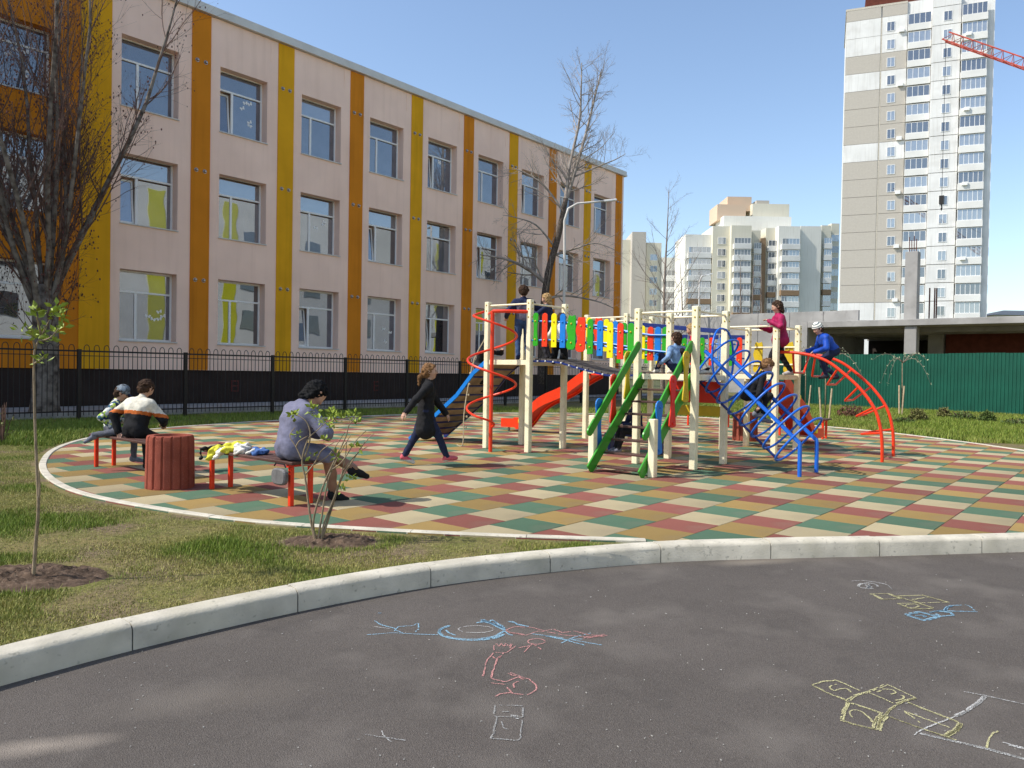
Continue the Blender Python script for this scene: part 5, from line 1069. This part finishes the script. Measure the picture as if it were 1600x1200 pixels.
    if hat:
        mcol, brim = hat; H = [(hc+hu*0.035*k-fc*0.01*k, hc+hu*0.04*k+fc*0.005*k, 0.103*k, 0.1*k, 0, 0.02*k), (hc+hu*0.06*k, hc+hu*0.075*k, 0.085*k, 0.07*k, 0, 0.03*k)]
        nu = hu*0.97-fc*0.22 if not brim else hu; c0 = hc+hu*0.012*k
        if brim: H += [(hc+hu*0.03*k+fc*0.09*k+hr*s*0.035*k, hc+hu*0.02*k+fc*0.16*k+hr*s*0.03*k, 0.014*k, 0.009*k, 1, 0.02*k) for s in (-1, 0, 1)]
        blob_obj('cap' if brim else 'knitted_hat', H, vox*0.8, mcol, o, lambda X, Y, Z: -((X-c0[0])*nu[0]+(Y-c0[1])*nu[1]+(Z-c0[2])*nu[2]))
    return o
PR, PA = np.array([CR[0], CR[1]]), unit(np.array([CF[0], CF[1]]))      # directions: picture right, away
BLK = cloth('black', (0.016, 0.016, 0.018)); NAVY = cloth('navy', (0.02, 0.028, 0.07)); JEAN = cloth('denim', (0.045, 0.085, 0.19)); DARK = cloth('dark_grey', (0.035, 0.035, 0.045)); GREY = cloth('grey_trousers', (0.10, 0.105, 0.13))
PINKS = cloth('pink_shoe', (0.62, 0.12, 0.15)); WHT = cloth('white', (0.78, 0.74, 0.66)); ORG = cloth('orange_band', (0.55, 0.14, 0.03)); COATG = cloth('lilac_grey_wool', (0.165, 0.165, 0.235), 0.95, 0.08, 30); TIGHT = mat('tights', (0.27, 0.145, 0.09), 0.45, 0.08, 10)
MAG = cloth('magenta', (0.36, 0.015, 0.085), 0.6, 0.2, 12, 0.9); BLU = cloth('blue_jacket', (0.012, 0.07, 0.42), 0.55, 0.15, 8, 0.5); DEN = cloth('light_denim', (0.20, 0.33, 0.55)); REDT = cloth('red_top', (0.5, 0.03, 0.06)); GSH = cloth('grey_shoe', (0.18, 0.19, 0.23)); PNK = cloth('pale_pink', (0.75, 0.55, 0.58)); VEST = cloth('vest_grey', (0.15, 0.14, 0.19), 0.6, 0.2, 10, 0.6)
CAMO = mat('camo_print', (0.5, 0.5, 0.5), 0.8); N, L, p = nodes(CAMO); tc = N.new('ShaderNodeTexCoord'); vo = N.new('ShaderNodeTexVoronoi'); vo.inputs['Scale'].default_value = 30; L.new(tc.outputs['Object'], vo.inputs[0]); cr2 = N.new('ShaderNodeValToRGB'); cr2.color_ramp.interpolation = 'CONSTANT'
sp_ = N.new('ShaderNodeSeparateColor'); L.new(vo.outputs['Color'], sp_.inputs[0]); L.new(sp_.outputs[0], cr2.inputs[0]); cr2.color_ramp.elements[0].color = (0.02, 0.03, 0.06, 1); cr2.color_ramp.elements[1].position = 0.2; cr2.color_ramp.elements[1].color = (0.65, 0.66, 0.62, 1)
for ps, c_ in ((0.48, (0.03, 0.10, 0.16)), (0.58, (0.35, 0.5, 0.05)), (0.72, (0.10, 0.13, 0.12)), (0.86, (0.6, 0.62, 0.2))): e_ = cr2.color_ramp.elements.new(ps); e_.color = (*c_, 1)
L.new(cr2.outputs[0], p.inputs['Base Color'])
BEAN = mat('beanie_stripe', (0.8, 0.8, 0.74), 0.9); N, L, p = nodes(BEAN); tc = N.new('ShaderNodeTexCoord'); wv = N.new('ShaderNodeTexWave'); wv.bands_direction = 'Z'; wv.inputs['Scale'].default_value = 9; wv.inputs['Distortion'].default_value = 0.6; mpn = N.new('ShaderNodeMapping'); mpn.inputs['Rotation'].default_value = (0.5, 0.3, 0); L.new(tc.outputs['Object'], mpn.inputs[0]); L.new(mpn.outputs[0], wv.inputs[0]); rmp = N.new('ShaderNodeValToRGB'); rmp.color_ramp.interpolation = 'CONSTANT'; rmp.color_ramp.elements[1].position = 0.28; rmp.color_ramp.elements[0].color = (0.03, 0.07, 0.09, 1); rmp.color_ramp.elements[1].color = (0.78, 0.77, 0.70, 1); L.new(wv.outputs['Fac'], rmp.inputs[0]); L.new(rmp.outputs[0], p.inputs['Base Color'])
HBR, HDK, HBL, HBK, HGO = [mat('hair_'+n_, c_, 0.7, 0.3, 25, 0.6, 120, 0.12) for n_, c_ in (('brown', (0.06, 0.033, 0.02)), ('dark', (0.03, 0.018, 0.012)), ('blond', (0.42, 0.27, 0.12)), ('black', (0.008, 0.008, 0.009)), ('light_brown', (0.22, 0.115, 0.05)))]
def soles(z0):                                   # white rubber edge of a trainer
    return None
g = G(664, 728)
person('girl in a long black quilted coat striding across the rubber tiles', g, PR+0.15*PA, 1.46, (0, 0, 0.79), (0, 0.07, 1), (0.15, 1, 0.02), (0.30, -0.34, 0.74), (-0.22, 0.33, 0.72), (0.07, 0.33, 0.10), (-0.06, -0.31, 0.12), (BLK, cloth('navy_jeans', (0.02, 0.025, 0.06)), PINKS),
       er=(0.3, -0.5, -0.1), toes=((0, 1, 0.2), (0, 1, -0.35)), hair=(HGO, 'pony'), coat=0.25, puffy=1.1, sole=True)
def suit(V, mt, pv, up, right, fwd, k, hc):       # white yoke, orange band, black lower jacket
    t = (V-pv)@up/k; m = mt.copy(); j = mt == 1; m[j & (t < 0.20)] = 4; m[j & (t >= 0.20) & (t < 0.245)] = 5; return m
WTOP = cloth('white_jacket', (0.70, 0.66, 0.55))
person('boy in a white, orange and black jacket sitting on the bench beside the bin', (4.50, 10.08, 0), PA*0.9+PR*0.25, 1.42, (0, 0, 0.545), (0.03, 0.22, 1), (0.1, 1, -0.75), (0.16, 0.34, 0.62), (-0.24, -0.02, 0.53), (0.10, 0.36, 0.08), (-0.10, 0.34, 0.08), (WTOP, BLK, BLK, BLK, ORG), er=(1, -0.3, -0.4), el=(-1, -0.4, 0), hair=(HBR, 'short'), over=suit, puffy=1.2, neck=(0.05, 0.45, 1))
person('small boy in a camouflage jacket and cap with one leg folded on the bench', (4.50, 10.78, 0), PR*0.9+PA*0.35, 1.22, (0, 0, 0.535), (0.0, 0.16, 1), (0.05, 1, -0.55), (0.19, 0.05, 0.56), (-0.14, 0.24, 0.62), (0.26, -0.17, 0.47), (-0.16, 0.26, 0.12), (CAMO, GREY, GSH), kr=(0.5, 1, 0.15), toes=((0.2, -1, -0.5), (0, 1, -0.1)), hat=([mat('cap_camo', (0.22, 0.26, 0.3), 0.8, 0.5, 20), NAVY], True), hair=(HBR, 'short'), puffy=1.2, neck=(0, 0.4, 1))
def wcoat(V, mt, pv, up, right, fwd, k, hc):      # coat reaches over the thighs to the knee
    m = mt.copy(); d = (V-pv)@np.array([0, 1.0, 0]); m[(mt == 2) & (d < 0.40*k) & (V[:, 2] > 0.42)] = 1; return m
person('woman in a lilac grey wool coat sitting bowed on the bench', (4.56, 6.74, 0), (1, -0.12), 1.62, (0, 0, 0.565), (0, 0.30, 1), (0.05, 1, -1.3), (0.13, 0.36, 0.70), (-0.10, 0.38, 0.70), (0.08, 0.47, 0.09), (0.16, 0.66, 0.34), (COATG, TIGHT, BLK), er=(1, -0.2, -0.3), el=(-1, -0.2, -0.3), toes=((0.1, 1, -0.25), (0.2, 1, -0.3)), hair=(HBK, 'bob'), over=wcoat, puffy=1.26, vox=0.01, neck=(0.02, 0.75, 0.7))
person('boy in a navy padded vest and jeans standing on the left tower', (10.97, 8.90, 1.607), PA-0.1*PR, 1.37, (0, 0, 0.715), (0, 0.02, 1), (0.1, 1, -0.25), (0.20, 0.30, 0.98), (-0.30, 0.12, 0.80), (0.085, 0.02, 0.07), (-0.085, -0.03, 0.07), (VEST, JEAN, NAVY, NAVY), hair=(HBR, 'short'), puffy=1.16,
       over=lambda V, mt, pv, up, right, fwd, k, hc: np.where((mt == 1) & (((V-pv)@up/k > 0.26) | (abs((V-pv)@right) > 0.135*k)), 4, mt))
person('blond girl in navy beyond the boy on the left tower', (11.22, 8.50, 1.607), PA*0.4-PR, 1.22, (0, 0, 0.64), (0, 0.1, 1), (0, 1, -0.2), (0.16, 0.30, 1.0), (-0.16, 0.28, 0.9), (0.08, 0, 0.07), (-0.08, 0, 0.07), (NAVY, DARK, BLK), hair=(HBL, 'long'))
person('child in a white and pink jacket kneeling at the start of the belt bridge', (10.86, 7.98, 1.615), PA+0.25*PR, 1.2, (0, -0.02, 0.27), (0, 0.35, 1), (0, 1, -0.5), (0.10, 0.34, 0.66), (-0.16, 0.34, 0.45), (0.09, -0.26, 0.075), (-0.09, -0.24, 0.075), (WHT, BLK, BLK, PNK), kr=(0.1, 1, -0.6), kl=(-0.1, 1, -0.6), toes=((0, -1, -0.15), (0, -1, -0.15)), hair=(HBR, 'short'), over=lambda V, mt, pv, up, right, fwd, k, hc: np.where((mt == 1) & (((V-pv)@right) > 0.02), 4, mt), puffy=1.1)
person('child in a dark jacket and pale hat climbing up the ramp to the left tower', (10.88, 9.86, 1.0), (0, -1), 1.22, (0, -0.02, 0.50), (0, 0.55, 1), (0, 1, 0.0), (0.18, 0.42, 0.78), (-0.16, 0.40, 0.80), (0.1, 0.12, 0.20), (-0.1, -0.14, 0.05), (BLK, DARK, BLK), hat=([mat('pale_hat', (0.5, 0.5, 0.5), 0.9)], False), puffy=1.1)
person('child in a light denim jacket sitting with back turned on the stair tower deck', (10.84, 5.68, 1.405), PA-0.45*PR, 1.15, (0, 0, 0.10), (0, 0.1, 1), (-0.2, 1, -0.1), (0.2, 0.2, 0.2), (-0.24, 0.1, 0.17), (0.14, 0.34, 0.07), (-0.14, 0.34, 0.07), (DEN, NAVY, WHT), sole=True, kr=(0.5, 0.3, 1), kl=(-0.5, 0.3, 1), hair=(HBR, 'bob'))
person('blond child in a red top sitting farther back on the stair tower deck', (11.14, 5.52, 1.405), -PR*0.6+PA*0.1, 1.2, (0, 0, 0.22), (0, 0.15, 1), (0.3, 1, -0.3), (0.16, 0.25, 0.3), (-0.16, 0.25, 0.3), (0.10, -0.2, 0.075), (-0.14, 0.2, 0.07), (REDT, BLK, WHT), kr=(0.3, 1, -0.3), kl=(-0.4, 0.6, 1), hair=(HBL, 'bob'))
person('child in dark clothes sitting on the low seat beneath the bridge', (11.88, 6.98, 0), -PR*0.9-PA*0.25, 1.3, (0, 0, 0.40), (0, 0.2, 1), (0, 1, -0.4), (0.14, 0.32, 0.5), (-0.14, 0.32, 0.5), (0.12, 0.36, 0.08), (-0.1, 0.40, 0.08), (NAVY, BLK, GSH), hair=(HDK, 'short'))
person('boy in black crouching inside the blue ring climber', (11.13, 4.62, 0.78), PR*0.95-PA*0.1, 1.32, (0, -0.06, 0.33), (0, 0.75, 1), (-0.1, 0.8, -0.75), (0.33, 0.06, 0.20), (-0.30, 0.30, 0.32), (0.13, 0.06, 0.07), (-0.13, 0.22, -0.02), (BLK, BLK, GSH), kr=(0.4, 1, 0.5), kl=(-0.4, 1, 0.5), hair=(HGO, 'short'))
person('girl in a magenta quilted jacket and black skirt standing on the rear right tower', (13.82, 5.16, 1.425), -PR, 1.36, (0, 0.04, 0.68), (0, 0.12, 1), (0.15, 1, -0.35), (0.16, 0.34, 0.86), (-0.18, 0.30, 0.95), (0.10, -0.20, 0.07), (-0.10, 0.32, 0.07), (MAG, BLK, cloth('light_trainer', (0.5, 0.45, 0.45))), hair=(HBR, 'bob'), puffy=1.16, coat=0.05, sole=True)
person('boy in a bright blue jacket and striped knitted hat climbing the red arch ladder', (14.24, 4.50, 1.36), -PR, 1.24, (0, -0.12, 0.50), (0, 0.85, 1), (-0.1, 1, -0.5), (0.20, 0.30, 0.50), (-0.2, 0.30, 0.48), (0.10, -0.22, 0.06), (-0.10, 0.05, 0.07), (BLU, NAVY, DARK), kr=(0.2, 1, 0.1), hat=([BEAN], False), hair=(HBR, 'short'), puffy=1.22, coat=0.0)
# clothes left on the bench
def heap(name, label, cat, base, prims, mats):
    o = blob_obj(name, prims, 0.007, mats, None, None, None, fold=0.014, ff=26.0, label=label, category=cat); o.location = base; o.scale = (1, 1, 0.72); return o
random.seed(12); zb0 = 0.456
YEL = cloth('yellow_jacket', (0.72, 0.66, 0.06)); heap('jacket', 'yellow and white child jacket thrown over the bench', 'jacket', (4.60, 7.78, zb0),
     [((-0.10, -0.20, 0.03), (0.08, -0.02, 0.05), 0.055, 0.07, 1, 0.03), ((-0.12, 0.0, 0.03), (0.12, 0.12, 0.05), 0.06, 0.07, 0, 0.03), ((-0.16, 0.16, 0.04), (0.08, 0.2, 0.06), 0.05, 0.06, 0, 0.03), ((-0.16, 0.16, 0.04), (-0.22, 0.24, -0.12), 0.05, 0.03, 0, 0.03), ((-0.14, 0.05, 0.03), (-0.22, 0.12, -0.1), 0.05, 0.02, 1, 0.02), ((0.02, 0.05, 0.07), (0.1, 0.2, 0.08), 0.04, 0.05, 0, 0.03), ((-0.08, -0.12, 0.08), (0.02, 0.02, 0.09), 0.035, 0.04, 1, 0.02)], [YEL, WHT])
heap('scarf', 'blue and white striped scarf bundle on the bench', 'scarf', (4.60, 7.42, zb0), [((-0.06, -0.08, 0.03), (0.06, -0.07, 0.05), 0.04, 0.045, 0, 0.02), ((-0.08, 0.0, 0.03), (0.07, 0.02, 0.04), 0.035, 0.04, 1, 0.02), ((0, -0.12, 0.03), (0.03, 0.04, 0.06), 0.035, 0.035, 0, 0.02)], [cloth('blue_scarf', (0.08, 0.16, 0.38)), WHT])
heap('shoe_bag', 'small black bag with a pink cloth at the bench end', 'bag', (4.60, 8.16, zb0), [((-0.08, 0.02, 0.03), (0.1, 0.06, 0.03), 0.035, 0.035, 0, 0.02), ((-0.1, 0.04, 0.03), (-0.21, 0.03, 0.02), 0.025, 0.02, 0, 0.02), ((-0.22, 0.02, 0.0), (-0.22, 0.01, -0.14), 0.014, 0.01, 0, 0.02), ((0.04, -0.06, 0.03), (0.1, 0.0, 0.06), 0.03, 0.03, 1, 0.02)], [BLK, PNK])
hb = thing('handbag', 'grey and black handbag hanging below the bench beside the woman', 'bag', (4.44, 6.72, 0.40)); MB().prism([(0.12*math.copysign(abs(math.cos(t))**0.6, math.cos(t)), 0.085*math.copysign(abs(math.sin(t))**0.6, math.sin(t))) for t in np.linspace(0, 2*math.pi, 20)[:-1]], (0, 0, -0.1), (0, 1, 0), (0, 0, 1), (1, 0, 0), 0.06).build('bag_body', cloth('grey_bag', (0.16, 0.155, 0.155), 0.6), hb, bevel=0.015)
MB().tube([(0, 0.1, 0), (0, 0.07, 0.03), (0, -0.07, 0.03), (0, -0.1, 0)], 0.008, 6).build('strap', BLK, hb)
# ================================================================ chalk drawings on the road
def chalk_mat(name, c):
    m = mat('chalk_'+name, c, 0.95, 0.05, 30); N, L, p = nodes(m); tc = N.new('ShaderNodeTexCoord'); nz = N.new('ShaderNodeTexNoise'); nz.inputs['Scale'].default_value = 170; nz.inputs['Detail'].default_value = 2; L.new(tc.outputs['Object'], nz.inputs[0])
    r = N.new('ShaderNodeMapRange'); r.inputs[1].default_value = 0.40; r.inputs[2].default_value = 0.56; r.inputs[4].default_value = 0.9; L.new(nz.outputs[0], r.inputs[0]); L.new(r.outputs[0], p.inputs['Alpha']); return m
CHM = [chalk_mat('blue', (0.30, 0.55, 0.72)), chalk_mat('pink', (0.66, 0.30, 0.28)), chalk_mat('yellow', (0.62, 0.58, 0.30)), chalk_mat('white', (0.62, 0.62, 0.60)), chalk_mat('faint', (0.34, 0.34, 0.33))]
random.seed(77)
def chalk(label, strokes, org, sc):
    mb = MB(); c0 = None
    for ci, w, reps, pts in strokes:
        if isinstance(pts, tuple) and pts[0] == 'e':
            _, cx, cy, rx, ry, t0, t1 = pts; pts = [(cx+rx*math.cos(math.radians(t)), cy+ry*math.sin(math.radians(t))) for t in np.linspace(t0, t1, 22)]
        for r in range(reps):
            P = np.array([G(org[0]+x/sc, org[1]+y/sc, ZA+0.003)[:2] for x, y in pts])
            if c0 is None: c0 = P[0].copy()
            P = P-c0
            if reps > 1: P = P+np.array([random.gauss(0, 0.006), random.gauss(0, 0.006)])
            Q = resample(P, 0.018) if len(P) > 1 else P
            if len(Q) < 2: continue
            Q = Q+rng.normal(0, 0.0013, Q.shape); T = np.gradient(Q, axis=0); T /= np.linalg.norm(T, axis=1)[:, None]+1e-9; Nn = np.c_[-T[:, 1], T[:, 0]]; ww = 0.62*w*(0.55+0.6*vnoise(np.arange(len(Q))*1.0, np.zeros(len(Q))+r*7.3+len(mb.v), 6.0))[:, None]/2
            vs = [(*q, 0) for q in Q+Nn*ww]+[(*q, 0) for q in Q-Nn*ww]; n = len(Q); mb.cur = ci; mb.add(vs, [(i+1, i, n+i, n+i+1) for i in range(n-1) if random.random() > 0.05])
    return mb.build('chalk_drawing', CHM, None, loc=(c0[0], c0[1], ZA+0.004), label=label, category='chalk drawing')
chalk('blue chalk snail and pink wavy figures drawn on the asphalt', [
 (0, .016, 1, [(165, 180), (200, 205), (280, 225), (290, 240)]), (3, .012, 1, [(160, 215), (260, 228)]), (0, .014, 1, [(120, 262), (270, 250), (400, 258), (530, 262)]), (0, .016, 1, [(275, 240), (300, 215), (380, 210), (415, 195), (415, 225), (395, 250)]), (0, .014, 1, [(280, 235), (330, 252)]), (0, .03, 2, [(185, 138), (215, 138)]),
 (0, .024, 2, ('e', 720, 245, 190, 46, 20, 230)), (0, .018, 1, [(570, 235), (590, 252), (625, 266)]), (3, .012, 1, ('e', 740, 230, 100, 20, 10, 350)), (0, .02, 4, [(765, 178), (820, 190), (910, 235)]), (0, .02, 3, [(780, 175), (905, 222)]), (0, .018, 2, [(740, 195), (830, 180), (890, 215)]), (0, .022, 2, [(760, 290), (860, 272), (915, 240)]),
 (0, .016, 2, [(925, 185), (960, 190), (985, 205), (1050, 215)]), (0, .016, 1, [(900, 235), (930, 262), (960, 265)]), (0, .016, 1, [(1050, 255), (1200, 275), (1465, 322)]), (0, .015, 2, [(1120, 265), (1250, 292), (1360, 322)]), (0, .014, 1, [(1225, 308), (1300, 275), (1405, 250)]), (0, .014, 1, [(1240, 290), (1350, 285)]),
 (1, .014, 1, [(910, 235), (960, 215), (1060, 220), (1130, 240), (1180, 228), (1230, 250), (1300, 240), (1380, 262), (1490, 266)]), (1, .014, 1, [(930, 248), (1020, 266), (1100, 240), (1150, 246), (1250, 265), (1360, 272), (1480, 270)]), (1, .014, 4, [(1360, 280), (1470, 262)]), (1, .013, 2, [(910, 235), (930, 250), (1020, 262)]),
 (1, .014, 1, ('e', 1085, 300, 50, 16, 0, 360)), (1, .013, 1, [(1062, 310), (1015, 360)]), (1, .013, 1, [(1065, 315), (1120, 350)]), (1, .013, 1, [(1060, 320), (970, 340)]),
 (1, .013, 1, [(840, 350), (845, 320), (860, 310), (870, 330), (885, 308), (900, 330), (915, 308), (925, 330), (945, 310), (935, 340), (968, 325), (910, 365), (840, 360)]), (1, .016, 1, [(840, 365), (800, 410), (780, 497)]), (1, .016, 1, [(905, 360), (860, 400), (825, 510)]), (1, .012, 1, [(835, 385), (855, 402), (885, 375)]),
 (1, .015, 1, [(825, 510), (910, 530), (980, 500), (1040, 512), (1082, 545), (1085, 575), (1035, 604), (950, 595), (910, 555)]), (1, .013, 1, [(825, 535), (910, 545)]), (1, .013, 2, [(930, 480), (1020, 515)]), (1, .013, 1, [(850, 612), (880, 596), (950, 590)]), (1, .012, 1, [(955, 562), (952, 538), (985, 525)]), (1, .03, 2, [(1032, 543), (1048, 547)]), (1, .03, 2, [(990, 570), (1010, 572)])], (540, 920), 3.636)
chalk('faint white chalk square with scribbles on the asphalt', [(4, .013, 1, [(850, 660), (1005, 665), (1010, 730), (840, 725), (850, 660)]), (4, .013, 1, [(862, 730), (830, 850), (990, 862), (1005, 740)]), (4, .014, 1, [(885, 755), (895, 795), (935, 800)]), (4, .012, 1, [(890, 700), (950, 695)]), (3, .013, 2, [(940, 722), (1005, 730)]), (3, .01, 1, [(822, 850), (850, 800)])], (540, 920), 3.636)
chalk('thin pink and white chalk cross marks near the faint square', [(4, .011, 1, [(110, 828), (230, 845), (350, 862)]), (3, .01, 1, [(205, 808), (215, 835), (265, 875)])], (540, 920), 3.636)
chalk('large yellow chalk hopscotch grid numbered 5 3 2 1', [
 (2, .016, 1, [(85, 185), (150, 162), (260, 150), (450, 235)]), (2, .016, 2, [(85, 185), (200, 245), (335, 298)]), (2, .016, 1, [(262, 178), (205, 198), (240, 228), (290, 212), (335, 208), (365, 238)]), (2, .016, 2, [(335, 298), (400, 255), (480, 235), (620, 180)]), (2, .016, 1, [(620, 180), (730, 230), (835, 280)]), (2, .018, 3, [(835, 280), (750, 300), (690, 325)]), (2, .015, 1, [(480, 235), (600, 285), (690, 325)]),
 (2, .016, 1, [(550, 235), (590, 215), (650, 215), (690, 238), (640, 252)]), (2, .016, 1, [(690, 248), (740, 262), (742, 285), (680, 295), (660, 285)]), (2, .017, 2, [(355, 315), (325, 370), (303, 440)]), (2, .017, 2, [(303, 440), (400, 470), (555, 505)]), (2, .02, 4, [(555, 505), (575, 440), (612, 398)]), (2, .017, 2, [(335, 305), (460, 345), (610, 395)]),
 (2, .016, 1, [(370, 415), (350, 380), (380, 360), (430, 370), (490, 410), (520, 455), (590, 390)]), (2, .018, 2, [(612, 398), (640, 360), (690, 325)]), (2, .017, 2, [(760, 308), (900, 365), (1150, 460)]), (2, .02, 5, [(1150, 460), (1120, 505), (1045, 548)]), (2, .017, 2, [(610, 400), (830, 480), (1110, 575)]), (2, .016, 1, [(855, 455), (800, 410), (738, 370), (1100, 500)])], (1250, 1030), 4.571)
chalk('white chalk court lines with an arc beside the large hopscotch', [(3, .013, 1, [(812, 542), (870, 505), (960, 465), (1120, 405)]), (3, .02, 3, [(1120, 405), (1200, 365), (1280, 310), (1330, 260)]), (3, .015, 2, [(1190, 235), (1330, 262), (1600, 320), (1750, 355)]), (3, .018, 3, [(870, 535), (1100, 590), (1330, 642), (1600, 715), (1800, 770)]), (2, .016, 1, [(1335, 635), (1345, 570), (1385, 522), (1435, 512)]), (3, .017, 2, [(1450, 600), (1600, 640), (1760, 680)])], (1250, 1030), 4.571)
chalk('small yellow chalk hopscotch beside blue chalk boxes', [(2, .02, 2, [(230, 272), (390, 272), (435, 292), (500, 315), (335, 322), (230, 272)]), (2, .02, 2, [(440, 290), (690, 283), (800, 312), (935, 350)]), (2, .02, 1, [(935, 348), (670, 355), (580, 325)]), (2, .024, 2, [(440, 290), (600, 340), (800, 405)]), (2, .02, 1, [(600, 325), (770, 300)]), (2, .02, 1, [(690, 283), (890, 340)]), (2, .022, 2, [(470, 360), (590, 408), (800, 405)]), (2, .02, 1, [(470, 360), (670, 355)]), (2, .018, 1, ('e', 600, 382, 60, 16, 0, 360))], (1320, 880), 5.714)
chalk('three bright blue chalk boxes in a row on the asphalt', [(0, .022, 3, [(545, 460), (670, 435), (840, 478), (710, 512), (545, 460)]), (0, .022, 3, [(640, 470), (710, 468), (745, 478), (690, 478)]), (0, .022, 3, [(760, 440), (830, 425), (880, 420)]), (0, .02, 2, [(830, 428), (940, 440), (970, 465), (850, 475), (800, 450)]), (0, .024, 4, [(890, 425), (905, 395), (960, 378)]), (0, .018, 1, [(940, 378), (1090, 373), (1130, 395), (1165, 430)]), (0, .02, 2, [(890, 427), (1195, 433)])], (1320, 880), 5.714)
chalk('white chalk scribble above the small yellow hopscotch', [(3, .014, 1, [(60, 160), (150, 153), (280, 170), (385, 192)]), (3, .016, 3, ('e', 215, 203, 85, 24, 60, 380)), (3, .016, 5, [(190, 195), (240, 210), (200, 225), (225, 190)]), (4, .012, 1, [(300, 180), (385, 195), (425, 235)])], (1320, 880), 5.714)
dm = MB()
for _ in range(260):
    px, py = random.uniform(0, 1600), random.uniform(870, 1200); q = G(px, py, ZA+0.003)
    if q[1] > np.interp(q[0], kx, ky)-0.2: continue
    a = random.uniform(0, 3.14); l_, w_ = random.uniform(0.003, 0.012), random.uniform(0.002, 0.004); R = rotz(a); dm.box(q+np.array([0, 0, 0.001]), (l_, w_, 0.003), R)
dm.build('grit', chalk_mat('grit', (0.5, 0.48, 0.44)), kind='stuff', label='pale grit and chalk crumbs scattered on the asphalt', category='grit')
